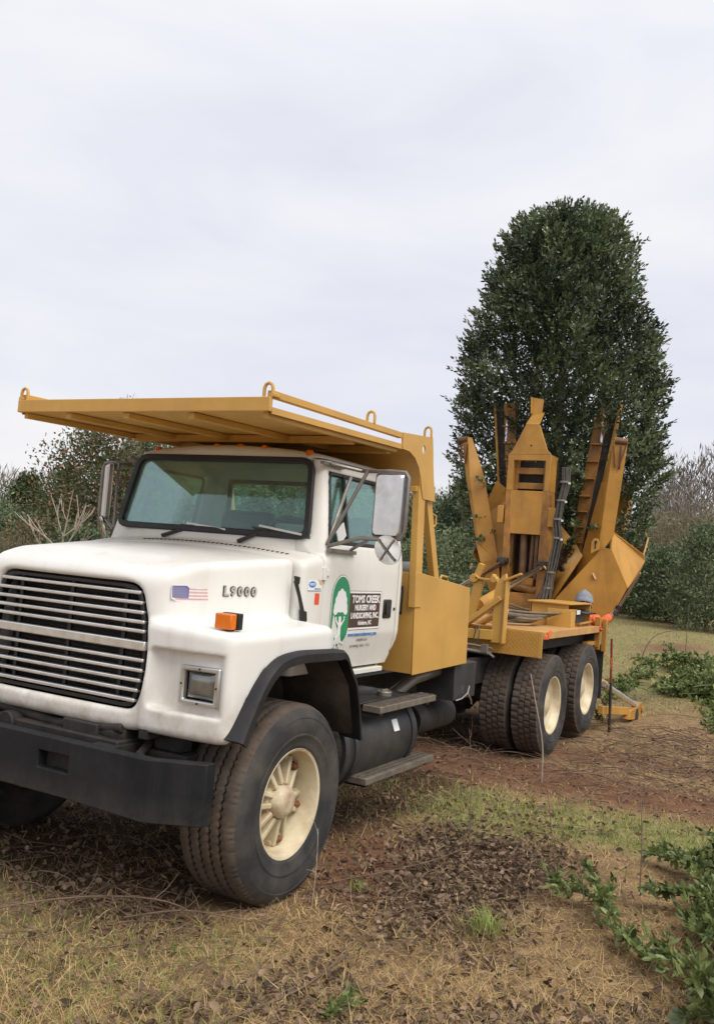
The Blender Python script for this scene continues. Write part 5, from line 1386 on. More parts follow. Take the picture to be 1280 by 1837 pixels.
for sg in (1, -1):
    MB().lathe([(-.012, .004), (-.008, .011), (0, .0125), (.008, .009), (.011, .003)], hd + Vector((.083, .034 * sg, .03)), 'x', 12).build('eye', 'eye', body)
    MB().lathe([(-.008, .012), (0, .026), (.008, .018)], hd + Vector((-.005, .098 * sg, .005)), 'y', 12).build('ear', 'skin', body)
MB().bar(hd + Vector((.082, -.024, -.045)), hd + Vector((.082, .024, -.045)), .012, .008).build('mouth', 'redlens', body)
MB().lathe([(-.06, .086), (-.01, .102), (.03, .112)], hd + Vector((-.016, 0, 0)), 'z', 22).build('hair', 'hair', person)

# red handled tool standing behind the truck
rt_ = thing('digging_bar', 'thin red and rust coloured pole standing upright behind the rear wheel', 'tool', (-7.25, 1.22, 0))
MB().tube([(-7.25, 1.205, .62), (-7.22, 1.185, 1.16)], .014, 10).build('handle', 'red', rt_)
MB().tube([(-7.27, 1.22, 0.0), (-7.25, 1.205, .62)], .018, 10).build('shaft', 'dark', rt_)
tag(MB().tube([(-7.12, 1.08, 1.06), (-7.15, 1.12, .98), (-7.18, 1.17, .93), (-7.2, 1.20, .91), (-7.21, 1.20, .80)], .005, 6).build('marking_cord', 'orange'), 'bright orange cord hanging behind the rear mudflap', 'cord')

# ================================================================== ground
CAMX, CAMY = 4.403, 3.852
def base_z(x, y):
    d = np.hypot(np.asarray(x) - CAMX, np.asarray(y) - CAMY)
    near = .045 * (fbm(x * .9 + 5, y * .9, 3, 4) - .45) + .02 * (fbm(x * 4, y * 4, 9, 3) - .45)
    far = .5 * (fbm(x * .08, y * .08, 21, 3) - .45) * np.clip((d - 14) / 30, 0, 1)
    hill = 13.0 * np.clip((d - 80) / 110, 0, 1) ** 1.2 * np.clip((np.asarray(y) + 62) / 45, 0, 1) * np.clip(-np.asarray(x) / 60, 0, 1)
    return near + far + hill
def seg_d(x, y, pts):
    r = np.full(np.shape(x), 1e9)
    for (ax, ay), (bx, by) in zip(pts, pts[1:]):
        ex, ey = bx - ax, by - ay; t = np.clip(((x - ax) * ex + (y - ay) * ey) / (ex * ex + ey * ey), 0, 1)
        r = np.minimum(r, np.hypot(x - ax - ex * t, y - ay - ey * t))
    return r
def zones(x, y):
    x = np.asarray(x, float); y = np.asarray(y, float)
    d = np.hypot(x - CAMX, y - CAMY)
    w = (fbm(x * 1.7, y * 1.7, 31, 4) - .47) * 1.1
    S = lambda v, a, b: np.clip((v - a) / (b - a), 0, 1)
    clay = 1 - S(seg_d(x, y, [(-4.5, -.6), (-4.15, .5), (-4.1, 1.6), (-4.2, 2.9), (-4.6, 4.2)]) + w * .5, .30, .80)
    clay = np.maximum(clay, .8 * (1 - S(seg_d(x, y, [(-5.4, .5), (-5.8, 2.2), (-6.1, 3.6)]) + w * .7, .1, .6)))
    clay = np.maximum(clay, 1 - S(seg_d(x, y, [(-.25, 1.35), (-1.2, 1.0)]) + w * .45, .10, .42))
    clay = np.maximum(clay, .8 * (1 - S(np.hypot((x + 24) * .25, (y + .8)) + w, .3, 1.2)))
    green = 1 - S(seg_d(x, y, [(-2.2, .1), (-2.8, .95), (-2.5, 1.55), (-2.85, 2.1), (-3.1, 2.8), (-2.9, 3.6)]) + w * .5, .28, .75)
    green = np.maximum(green, .8 * S(d, 13.5, 17) * S(.68 - (w + .4) * .45, 0, .7))
    green = np.maximum(green, .22 * (1 - S(np.hypot(x - 1.1, (y - .9)) + w * 1.2, .35, .9)))
    lit = 1 - S(np.hypot((x + 1.15) / 1.35, (y - 1.72) / .72) + w * .7, .65, 1.15)
    lit = np.maximum(lit, .7 * (1 - S(np.hypot((x + 12.5) / 2.0, (y - .4) / 1.1) + w, .6, 1.3)))
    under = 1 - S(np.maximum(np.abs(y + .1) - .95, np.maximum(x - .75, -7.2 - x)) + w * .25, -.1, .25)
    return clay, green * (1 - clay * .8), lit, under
def warp(n, c, a, b, lim):
    t = np.linspace(-1, 1, n); s = np.sign(t) * (a * np.abs(t) + b * np.abs(t) ** 7)
    return c + s * lim / (a + b)
gx = warp(460, -1.2, 9.0, 600, 609); gy = warp(460, 1.0, 7.0, 600, 607)
GX, GY = np.meshgrid(gx, gy, indexing='ij')
GZ = base_z(GX, GY)
n0, n1 = GX.shape
ii, jj = np.meshgrid(np.arange(n0 - 1), np.arange(n1 - 1), indexing='ij')
Q = np.stack([ii * n1 + jj, (ii + 1) * n1 + jj, (ii + 1) * n1 + jj + 1, ii * n1 + jj + 1], -1).reshape(-1, 4)
gm = np_mesh('ground', np.stack([GX, GY, GZ], -1).reshape(-1, 3), Q)
z4 = zones(GX.ravel(), GY.ravel())
ca = gm.attributes.new('zone', 'FLOAT_COLOR', 'POINT')
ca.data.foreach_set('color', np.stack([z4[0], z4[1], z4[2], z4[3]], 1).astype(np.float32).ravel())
m = bpy.data.materials.new('field_soil'); m.use_nodes = True
t = m.node_tree; nn = t.nodes; L = t.links; b = nn['Principled BSDF']; b.inputs['Roughness'].default_value = .95; b.inputs['Specular IOR Level'].default_value = .15
at = nn.new('ShaderNodeAttribute'); at.attribute_name = 'zone'
sp = nn.new('ShaderNodeSeparateColor'); L.new(at.outputs['Color'], sp.inputs[0])
tc = nn.new('ShaderNodeTexCoord')
def gn(sc, a, c, ca, cb, det=8):
    z = nn.new('ShaderNodeTexNoise'); z.inputs['Scale'].default_value = sc; z.inputs['Detail'].default_value = det; z.inputs['Roughness'].default_value = .65
    L.new(tc.outputs['Object'], z.inputs['Vector']); r = nn.new('ShaderNodeValToRGB'); L.new(z.outputs['Fac'], r.inputs[0])
    r.color_ramp.elements[0].position = a; r.color_ramp.elements[1].position = c; r.color_ramp.elements[0].color = vec(ca); r.color_ramp.elements[1].color = vec(cb)
    return r.outputs[0], z.outputs['Fac']
def mx(f, a, c):
    x = nn.new('ShaderNodeMix'); x.data_type = 'RGBA'; L.new(f, x.inputs['Factor']); L.new(a, x.inputs['A']); L.new(c, x.inputs['B']); return x.outputs['Result']
straw_c, fz = gn(7, .3, .72, (.14, .088, .048), (.40, .275, .15))
clay_c, _ = gn(6, .3, .75, (.10, .050, .030), (.25, .135, .080))
grass_c, _ = gn(4, .3, .72, (.13, .135, .05), (.36, .33, .155))
lit_c, _ = gn(22, .35, .7, (.035, .022, .017), (.13, .085, .058))
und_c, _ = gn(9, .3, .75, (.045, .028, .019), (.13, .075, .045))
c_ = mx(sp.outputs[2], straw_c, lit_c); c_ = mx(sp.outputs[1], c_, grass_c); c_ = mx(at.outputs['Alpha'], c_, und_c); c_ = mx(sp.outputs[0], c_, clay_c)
fine, _ = gn(95, .32, .68, (.45, .43, .41), (1.45, 1.42, 1.36), 6)
mm_ = nn.new('ShaderNodeMix'); mm_.data_type = 'RGBA'; mm_.blend_type = 'MULTIPLY'; mm_.inputs['Factor'].default_value = .85
L.new(c_, mm_.inputs['A']); L.new(fine, mm_.inputs['B']); c_ = mm_.outputs['Result']
L.new(c_, b.inputs['Base Color'])
bp = nn.new('ShaderNodeBump'); bp.inputs['Strength'].default_value = .9; bp.inputs['Distance'].default_value = .03
_, fb = gn(16, .3, .7, (0, 0, 0), (1, 1, 1), 10); L.new(fb, bp.inputs['Height']); L.new(bp.outputs[0], b.inputs['Normal'])
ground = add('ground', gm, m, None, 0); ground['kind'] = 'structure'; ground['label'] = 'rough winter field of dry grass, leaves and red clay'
for pl_ in (gm,): pl_.polygons.foreach_set('use_smooth', np.ones(len(pl_.polygons), dtype=bool))

# ------------------------------------------------------------------ scattering
RCn = np.array([list(r) for r in RC]); CAMP = np.array([4.40313, 3.85173, 1.92070])
def in_view(x, y, z, mar=.22):
    c = (np.stack([x, y, z], 1) - CAMP) @ RCn.T
    return (c[:, 2] > .4) & (np.abs(c[:, 0] / c[:, 2]) < .388 + mar) & (np.abs(c[:, 1] / c[:, 2]) < .557 + mar)
def sample(n, dmin, dmax, power=1.0):
    """points on the ground in the field before the camera, denser near it"""
    u = rng.random(n * 3); r = (dmin ** (1 - power + 1e-6) + u * (dmax ** (1 - power + 1e-6) - dmin ** (1 - power + 1e-6))) ** (1 / (1 - power + 1e-6))
    fa = math.atan2(-.482, -.875); a = fa + (rng.random(n * 3) - .5) * 1.5
    x = CAMX + r * np.cos(a); y = CAMY + r * np.sin(a); z = base_z(x, y)
    k = in_view(x, y, z); return x[k][:n], y[k][:n], z[k][:n]
def rand_dirs(n, up0, up1):
    a = rng.random(n) * 2 * math.pi; e = up0 + rng.random(n) * (up1 - up0)
    return np.stack([np.cos(a) * np.cos(e), np.sin(a) * np.cos(e), np.sin(e)], 1)
def norm(v): return v / np.maximum(np.linalg.norm(v, axis=1), 1e-9)[:, None]
def blades(P, D, Lh, W, tint, droop=.5):
    """thin bent grass blades: 5 verts, 3 tris each"""
    n = len(P); S = norm(np.cross(D, np.array([0, 0, 1.0]) + rng.normal(0, .2, (n, 3)))) * (W / 2)[:, None]
    mid = P + D * (Lh * .55)[:, None]; D2 = D.copy(); D2[:, 2] -= droop * rng.random(n); D2[:, :2] += rng.normal(0, .25, (n, 2)); D2 = norm(D2)
    tip = mid + D2 * (Lh * .5)[:, None]; tip[:, 2] = np.maximum(tip[:, 2], P[:, 2] + .004)
    V = np.stack([P - S, P + S, mid + S * .8, mid - S * .8, tip], 1).reshape(-1, 3)
    k = np.arange(n)[:, None] * 5
    F = np.concatenate([k + [0, 1, 2], k + [0, 2, 3], k + [3, 2, 4]], 1).reshape(-1, 3)
    return np_mesh('blades', V, F, np.repeat(tint, 5))
def leaves(P, D, Lh, W, tint, fold=.25, oval=True, curl=0.0):
    """leaf faces starting at P along D"""
    n = len(P); A = norm(np.cross(D, rng.normal(0, 1, (n, 3)))); Nn = np.cross(A, D)
    S = A * (W / 2)[:, None]; U = Nn * (W * fold)[:, None]; B = D * Lh[:, None]; Cc = Nn * (Lh * curl)[:, None]
    if oval:
        V = np.stack([P, P + B * .3 + S + U, P + B * .68 + S * .85 + U + Cc * .5, P + B + Cc, P + B * .68 - S * .85 + U + Cc * .5, P + B * .3 - S + U], 1).reshape(-1, 3)
        k = np.arange(n)[:, None] * 6
        F = np.concatenate([k + [0, 1, 2, 3], k + [0, 3, 4, 5]], 1).reshape(-1, 4)
        return np_mesh('leaves', V, F, np.repeat(tint, 6))
    V = np.stack([P, P + B * .45 + S + U, P + B, P + B * .45 - S + U], 1).reshape(-1, 3)
    k = np.arange(n)[:, None] * 4
    F = np.concatenate([k + [0, 1, 2], k + [0, 2, 3]], 1).reshape(-1, 3)
    return np_mesh('leaves', V, F, np.repeat(tint, 4))
def not_in_tyres(x, y, z=None):
    k = ~((np.abs(x) < .40) & (np.abs(np.abs(y) - .99) < .17))
    for wx_ in (-5.2, -6.57): k &= ~((np.abs(x - wx_) < .38) & (np.abs(np.abs(y) - .93) < .36))
    return k
# dry grass
x, y, z = sample(230000, 3.0, 24, 1.95)
cl, gn_, li, un = zones(x, y); d = np.hypot(x - CAMX, y - CAMY)
pat = fbm(x * 1.3, y * 1.3, 71, 3)
keep = (rng.random(len(x)) < np.clip((1 - .72 * cl) * (1 - .55 * li) * (1 - .60 * un) * (1 - .25 * gn_) * (.25 + 1.5 * (pat - .25)), .03, 1)) & not_in_tyres(x, y)
x, y, z, d, pat = x[keep], y[keep], z[keep], d[keep], pat[keep]
n = len(x)
P = np.stack([x, y, z - .004], 1); D = rand_dirs(n, -.02, .75)
Lh = (.035 + .12 * rng.random(n) ** 1.8) * (1 + .02 * d); W = (.0018 + .0018 * rng.random(n)) * (1 + .11 * np.maximum(d - 5, 0))
tint = np.clip(rng.normal(.46, .25, n), 0, 1)
o = add('dry_grass', blades(P, D, Lh, W, tint, 1.0), 'straw', None, 0); tag(o, 'matted dry tan grass over the field', 'dry grass', kind='stuff')
# green grass
x, y, z = sample(170000, 3.0, 60, 1.6)
cl, gn_, li, un = zones(x, y); d = np.hypot(x - CAMX, y - CAMY)
p_ = np.clip(gn_ * 1.15 + .05 + .22 * np.clip((fbm(x * .9 + 40, y * .9, 66, 3) - .52) * 6, 0, 1), 0, 1) * (1 - .9 * cl) * (1 - .6 * li) * (1 - .75 * un)
keep = (rng.random(len(x)) < p_) & not_in_tyres(x, y)
x, y, z, d = x[keep], y[keep], z[keep], d[keep]; n = len(x)
P = np.stack([x, y, z - .003], 1); D = rand_dirs(n, .5, 1.45)
Lh = (.03 + .06 * rng.random(n) ** 1.6) * (1 + .015 * d); W = (.003 + .002 * rng.random(n)) * (1 + .12 * np.maximum(d - 5, 0))
tint = np.clip(rng.normal(.5, .25, n), 0, 1)
o = add('green_grass', blades(P, D, Lh, W, tint, .7), 'grass', None, 0); tag(o, 'patchy short green grass between the dry tufts', 'grass', kind='stuff')
# leaf litter
x, y, z = sample(95000, 3.0, 17, 1.7)
cl, gn_, li, un = zones(x, y)
keep = (rng.random(len(x)) < np.clip(.05 + .40 * np.clip((fbm(x * 1.1 + 9, y * 1.1, 55, 4) - .46) * 5, 0, 1) + .62 * li + .16 * un, 0, 1) * (1 - .55 * cl)) & not_in_tyres(x, y)
x, y, z = x[keep], y[keep], z[keep]; n = len(x)
P = np.stack([x, y, z + .004 + .02 * rng.random(n)], 1); D = rand_dirs(n, -.35, .45)
o = add('leaf_litter', leaves(P, D, .024 + .040 * rng.random(n) ** 1.5, .014 + .020 * rng.random(n) ** 1.5, np.clip(rng.normal(.36, .26, n), 0, 1), .35, True, .3), 'litter', None, 0)
tag(o, 'curled brown fallen leaves on the ground', 'leaf litter', kind='stuff')

# clods on the churned clay
x, y, z = sample(40000, 3.0, 20, 1.4)
cl, gn_, li, un = zones(x, y); keep = (rng.random(len(x)) < np.clip(cl * 1.1 + .03, 0, 1)) & not_in_tyres(x, y)
x, y, z = x[keep], y[keep], z[keep]; n = len(x); r = .004 + .013 * rng.random(n) ** 3
oct_ = np.array([[1, 0, 0], [0, 1, 0], [-1, 0, 0], [0, -1, 0], [0, 0, 1], [0, 0, -.6]])
V = np.stack([x, y, z + r * .3], 1)[:, None, :] + oct_[None] * r[:, None, None] * (.6 + .8 * rng.random((n, 6, 1)))
k = np.arange(n)[:, None] * 6
Fc = np.concatenate([k + [0, 1, 4], k + [1, 2, 4], k + [2, 3, 4], k + [3, 0, 4], k + [1, 0, 5], k + [2, 1, 5], k + [3, 2, 5], k + [0, 3, 5]], 1).reshape(-1, 3)
o = add('soil_clods', np_mesh('clods', V.reshape(-1, 3), Fc, np.repeat(np.clip(rng.normal(.45, .22, n), 0, 1), 6)), leaf_mat('clay_clod', (.10, .055, .035), (.26, .155, .10), .95, 0, .1), None, 0)
tag(o, 'small reddish clods on the churned clay', 'soil clods', kind='stuff')

def curve_pts(p, d, L, n, wob, droop=0.0):
    p = Vector(p); d = Vector(d).normalized(); o = [p.copy()]
    for i in range(n):
        d = (d + Vector((R_.gauss(0, wob), R_.gauss(0, wob), R_.gauss(0, wob) - droop))).normalized()
        p = p + d * L / n; o.append(p.copy())
    return o
gz = lambda x, y: float(base_z(np.array([x]), np.array([y]))[0])
# tangle of thin dead vines and twigs
vm = MB()
def vine(cx, cy, sx_, sy_, n, L0, L1, r0, zup=.06):
    for _ in range(n):
        x = R_.gauss(cx, sx_); y = R_.gauss(cy, sy_); a = R_.uniform(0, 6.28); L = R_.uniform(L0, L1)
        pts = []; k = 9; up = R_.uniform(.01, zup)
        kr = R_.uniform(-.5, .5)
        for i in range(k):
            t = i / (k - 1); pts.append((x, y, max(gz(x, y) + .008 + up * math.sin(math.pi * t), .003 + gz(x, y))))
            a += kr * .6 + R_.gauss(0, .28); x += math.cos(a) * L / k; y += math.sin(a) * L / k
        vm.tube(pts, [r0 * R_.uniform(.6, 1.2) * (1 - .6 * i / k) for i in range(k)], 4, False)
vine(-5.3, 2.1, .9, .6, 130, .4, 1.3, .0055, .10); vine(-7.3, 2.2, .8, .6, 80, .4, 1.3, .007, .12); vine(-4.3, .5, .5, .4, 40, .3, 1.0, .005, .10)
vine(.65, .45, .45, .4, 60, .3, .9, .0035, .08); vine(-1.2, 1.7, .9, .5, 60, .2, .7, .003, .05); vine(.2, 2.0, .7, .4, 55, .15, .5, .0022, .05)
vine(1.2, .2, .5, .5, 30, .4, 1.0, .004, .10); vine(.6, 1.5, .6, .35, 70, .1, .45, .0022, .04); vine(-.6, 2.5, .6, .4, 50, .15, .5, .0025, .05)
tag(vm.build('twig_tangle', 'twig', None), 'tangle of thin dead vines and twigs lying over the ground', 'dead twigs', kind='stuff')

# named sticks and stems
def stick(name, label, cat, pts, r0, r1, m='twig', group=None, side=0):
    mb = MB(); n = len(pts); P_ = [Vector(p) for p in pts]; sm = []
    for i in range(n - 1):
        for j in range(4):
            t = j / 4; p0, p1, p2, p3 = (P_[max(0, min(n - 1, i + d))] for d in (-1, 0, 1, 2))
            sm.append(.5 * ((2 * p1) + (p2 - p0) * t + (2 * p0 - 5 * p1 + 4 * p2 - p3) * t * t + (3 * p1 - p0 - 3 * p2 + p3) * t ** 3))
    sm.append(P_[-1]); k = len(sm)
    mb.tube(sm, [r0 + (r1 - r0) * i / (k - 1) for i in range(k)], 6)
    for _ in range(side):
        i = R_.randrange(k // 3, k - 1); d = (sm[i] - sm[i - 1]).normalized() + Vector((R_.gauss(0, .7), R_.gauss(0, .7), R_.uniform(0, .4)))
        q = curve_pts(sm[i], d, R_.uniform(.08, .25), 4, .15); mb.tube(q, [r1 * 1.1 * (1 - .15 * j) for j in range(5)], 4)
    o = mb.build(name, m, None); tag(o, label, cat, group); return o
def gp(x, y, h): return (x, y, gz(x, y) + h)
stick('fallen_branch', 'long dark thin branch lying diagonally on the dry grass at the bottom left', 'branch', [gp(1.75, 1.55, .02), gp(1.25, 1.72, .03), gp(.80, 1.80, .025), gp(.42, 1.78, .04), gp(.18, 1.62, .03)], .007, .003, 'twig', None, 4)
stick('fallen_branch', 'curved branch arching over the ground left of the front wheel', 'branch', [gp(1.30, .10, .05), gp(.98, .36, .09), gp(.80, .62, .12), gp(.62, .86, .10), gp(.52, 1.05, .02)], .0055, .003, 'twig', None, 3)
stick('fallen_branch', 'forked brown stick lying beside the tread of the front wheel', 'branch', [gp(.75, .70, .02), gp(.62, .95, .08), gp(.48, 1.18, .06), gp(.35, 1.36, .02)], .006, .003, 'twig', None, 4)
stick('fallen_branch', 'thin stick on the leaf litter below the lower step', 'branch', [gp(-.4, 1.25, .02), gp(-1.0, 1.55, .05), gp(-1.5, 1.62, .03)], .0035, .002, 'twig', None, 2)
stick('dead_weed', 'tall thin bare stem standing in front of the rear wheels', 'weed', [gp(-4.0, 1.38, 0), (-3.97, 1.37, .35), (-3.9, 1.30, .72), (-3.88, 1.24, .98)], .008, .004, 'palebark')
stick('dead_weed', 'thin dead weed stem standing over the green grass band', 'weed', [gp(-1.6, 1.62, 0), (-1.62, 1.60, .25), (-1.66, 1.57, .55), (-1.64, 1.54, .80)], .004, .002, 'twig', None, 4)
stick('dead_weed', 'leaning dead weed stem left of the foreground brush pile', 'weed', [gp(-1.35, 2.30, 0), (-1.37, 2.25, .25), (-1.42, 2.18, .55)], .004, .002, 'twig', None, 3)
stick('dead_weed', 'tall dark weed stem rising out of the foreground brush pile', 'weed', [gp(-1.6, 2.75, 0), (-1.62, 2.74, .3), (-1.75, 2.68, .62), (-1.8, 2.62, .82)], .0045, .002, 'twig', None, 3)
stick('dead_weed', 'thin brown stem at the left edge of the foreground brush pile', 'weed', [gp(-.75, 2.62, 0), (-.78, 2.60, .22), (-.72, 2.56, .42)], .004, .002, 'twig', None, 2)
stick('dead_weed', 'curved bare twig standing on the far lawn beyond the stabiliser', 'weed', [gp(-17.2, -.42, 0), (-17.2, -.36, .32), (-17.3, -.22, .62), (-17.4, .02, .78), (-17.5, .30, .84)], .013, .007, 'bark')
stick('dead_weed', 'straight thin sapling stem standing on the far lawn', 'weed', [gp(-17.0, .55, 0), (-17.0, .56, .7), (-17.05, .57, 1.5)], .010, .004, 'bark')
stick('dead_weed', 'thin dead stem standing against the front tyre sidewall', 'weed', [gp(-.05, 1.32, 0), (-.08, 1.31, .22), (-.10, 1.29, .40)], .003, .0015, 'palebark', None, 3)

# small green plants
def tuft(label, x, y, n, L, m, spread=.06, name='grass_tuft', cat='grass tuft'):
    a = rng.normal(0, spread, (n, 2)); P = np.stack([x + a[:, 0], y + a[:, 1], base_z(x + a[:, 0], y + a[:, 1]) - .005], 1)
    D = norm(np.stack([a[:, 0] * 5 + rng.normal(0, .3, n), a[:, 1] * 5 + rng.normal(0, .3, n), np.ones(n)], 1))
    o = add(name, blades(P, D, L * (.5 + .6 * rng.random(n)), .004 + .003 * rng.random(n), np.clip(rng.normal(.7, .2, n), 0, 1), .9), m, None, 0); tag(o, label, cat)
tuft('bright green grass tuft in the leaf litter in the foreground', -.33, 2.22, 110, .17, 'grass', .05)
tuft('small green weed clump beside the front tyre', -.42, 1.42, 60, .08, 'grass', .03, 'weed', 'weed')
tuft('pale straw tuft at the lower edge of the leaf litter', .15, 1.45, 50, .09, 'straw', .10)

# leafy cut branches: stem, side twigs, leaves along them
def branch_mesh(L, nl, ll, lw, seed, spread=.34):
    R_.seed(seed); mb = MB(); P = []; D = []
    main = curve_pts((0, 0, 0), (1, 0, .12), L, 10, .12, .02)
    mb.tube(main, [.011 * (1 - .07 * i) for i in range(11)], 6)
    tw = [(main, 3)]
    for i in range(2, 10):
        for s in (-1, 1):
            if R_.random() < .85:
                d = (main[i] - main[i - 1]).normalized() * .9 + Vector((0, s * R_.uniform(.4, .9), R_.uniform(-.15, .5)))
                q = curve_pts(main[i], d, L * spread * R_.uniform(.5, 1.1), 5, .16, -.02); mb.tube(q, [.005, .0045, .004, .0035, .003, .002], 5); tw.append((q, 1))
    tot = nl
    for _ in range(tot):
        q, st = R_.choice(tw); i = R_.randrange(min(st, len(q) - 2), len(q) - 1); t = R_.random()
        p = q[i].lerp(q[i + 1], t); ax_ = (q[i + 1] - q[i]).normalized()
        d = (ax_ * R_.uniform(.2, .9) + Vector((R_.gauss(0, .6), R_.gauss(0, .6), R_.gauss(.15, .5)))).normalized(); P.append(p); D.append(d)
    P = np.array([list(p) for p in P]); D = np.array([list(p) for p in D]); n = len(P)
    lm = leaves(P, D, ll * (.65 + .6 * rng.random(n)), lw * (.7 + .5 * rng.random(n)), np.clip(rng.normal(.45, .28, n), 0, 1), .18, True, .15)
    sm = mb.mesh('stem'); finish(sm, 'greenstem', 40); finish(lm, 'cutleaf', 0)
    return sm, lm
BR = [branch_mesh(.80, 210, .092, .040, 100 + k) for k in range(3)] + [branch_mesh(1.3, 330, .105, .045, 200 + k) for k in range(3)]
def branch(kind, loc, rz, tilt, sc, label, group, cat='branch', name='cut_branch'):
    o = thing(name, label, cat, loc, group); o.rotation_euler = (R_.uniform(-.4, .4), tilt, rz); o.scale = (sc,) * 3
    for nm, me in zip(('stem', 'foliage'), BR[kind]):
        c = bpy.data.objects.new(nm, me); COL.objects.link(c); c.parent = o
    return o
R_.seed(5)
def laid(kind, x, y, h, rz, tilt, sc, L, label, group):
    """branch whose middle lies over (x, y)"""
    bx, by = x - math.cos(rz) * L * sc * .5, y - math.sin(rz) * L * sc * .5
    return branch(kind, (bx, by, gz(bx, by) + h), rz, tilt, sc, label, group)
laid(0, -1.08, 2.56, .05, -2.0, -.10, .55, .8, 'pale yellow-green cut branch tip at the left end of the foreground heap', None)
laid(1, -.86, 2.66, .03, -2.4, -.05, .55, .8, 'small dark cut branch lying flat just in front of the pale branch tip', None)
laid(2, -.45, 2.96, .03, -2.2, -.08, .6, .8, 'low cut branch lying flat in the gap of the foreground heap', None)
for i in range(42):
    x = R_.uniform(-2.25, .35); y = 2.95 + .225 * (x + 1.95) + .75 * R_.random() ** 1.2
    hh = max(0, min(1, (y - 2.9 - .225 * (x + 1.95)) / .4))
    laid(i % 3, x, y, .03 + R_.uniform(0, .05) + .16 * hh * R_.random(), R_.uniform(0, 6.28), R_.uniform(-.16, .10), R_.uniform(.42, .72), .8,
         'cut leafy evergreen branch in the heap at the right foreground', 'cut branches heaped in the right foreground')
for i in range(84):
    t = R_.random(); x = -8.8 - 8.5 * t + R_.gauss(0, .5); y = .75 + 2.3 * R_.random() ** .9 - 1.3 * t * R_.random()
    if x > -11.0: x, y = -8.8 - 2.4 * R_.random(), 2.75 + .7 * R_.random()
    branch(3 + i % 3, (x, y, gz(x, y) + .03 + R_.uniform(0, .22)), R_.uniform(0, 6.28), R_.uniform(-.24, .12), R_.uniform(.7, 1.15), 'cut evergreen branch in the long brush heap behind the truck', 'cut branches heaped behind the truck')
branch(0, (-8.05, .90, .03), 1.9, -1.15, .55, 'small leafy branch leaning beside the stabiliser leg', None)
branch(1, (-7.75, 1.05, .02), -.4, -.35, .4, 'leafy sprig on the ground by the rear wheel', None)
branch(2, (-4.9, 2.9, .03), .4, -.3, .6, 'low leafy sprig on the clay at the right edge', None)
branch(0, (1.05, 1.98, .01), 2.6, -.25, .30, 'tiny bright green sprig at the bottom edge of the foreground', None)

# ================================================================== trees
def tree_prof(kind, n=9):
    """(height fraction, radius fraction) of the crown"""
    if kind == 'C': return [(0.0, .62), (.15, .95), (.35, 1.0), (.55, .78), (.75, .5), (.9, .25), (1, .04)]
    if kind == 'D': return [(0.0, .8), (.2, 1.0), (.5, .92), (.75, .75), (.9, .5), (1, .12)]
    if kind == 'S': return [(0.0, .7), (.25, .95), (.5, 1.0), (.75, .85), (.9, .6), (1, .25)]
    return [(0.0, .70), (.15, .98), (.4, 1.0), (.65, .88), (.85, .62), (.95, .36), (1, .10)]
def crown_points(H, Rr, prof, ncl, per, clr, z0=.0, lump=.28, inner=.25, seed=0):
    hs = np.array([p[0] for p in prof]); rs = np.array([p[1] for p in prof])
    g = np.random.default_rng(seed)
    u = g.random(ncl) ** .9; a = g.random(ncl) * 2 * math.pi
    lum = 1 + lump * (vnoise(a * 1.6 + seed, u * 5, seed + 1) - .5) * 2 + .10 * g.normal(0, 1, ncl)
    rr = np.interp(u, hs, rs) * Rr * lum
    q = np.where(g.random(ncl) < inner, g.random(ncl) ** .5 * .75, .72 + .30 * g.random(ncl))
    C_ = np.stack([np.cos(a) * rr * q, np.sin(a) * rr * q, z0 + u * (H - z0) * (1 + .03 * g.normal(0, 1, ncl))], 1)
    out_d = norm(np.stack([np.cos(a), np.sin(a), .55 + 1.1 * (u > .8)], 1) + g.normal(0, .35, (ncl, 3)))
    P = np.repeat(C_, per, 0) + g.normal(0, clr, (ncl * per, 3)) * np.array([1, 1, .8])
    D = norm(np.repeat(out_d, per, 0) + g.normal(0, .75, (ncl * per, 3)))
    ct = np.repeat(g.normal(0, .12, ncl), per)
    return P, D, ct
def trunk_mesh(H, r, nl, seed, spread=.5, base=.2):
    R_.seed(seed); mb = MB(); main = curve_pts((0, 0, -.1), (0, 0, 1), H * .9, 8, .05)
    mb.tube(main, [r * (1.25 if i == 0 else 1 - .1 * i) for i in range(9)], 8)
    for k in range(nl):
        i = R_.randrange(max(1, int(base * 8)), 8); a = R_.uniform(0, 6.28)
        q = curve_pts(main[i], (math.cos(a), math.sin(a), R_.uniform(.3, 1.1)), H * spread * R_.uniform(.4, .8), 5, .18)
        mb.tube(q, [r * .5 * (1 - .08 * i) * (1 - .16 * j) for j in range(6)], 5)
    return mb.mesh('trunk')
LEAN = Vector((0.0, -.07, 1)).normalized()      # the field slopes; trees stand plumb
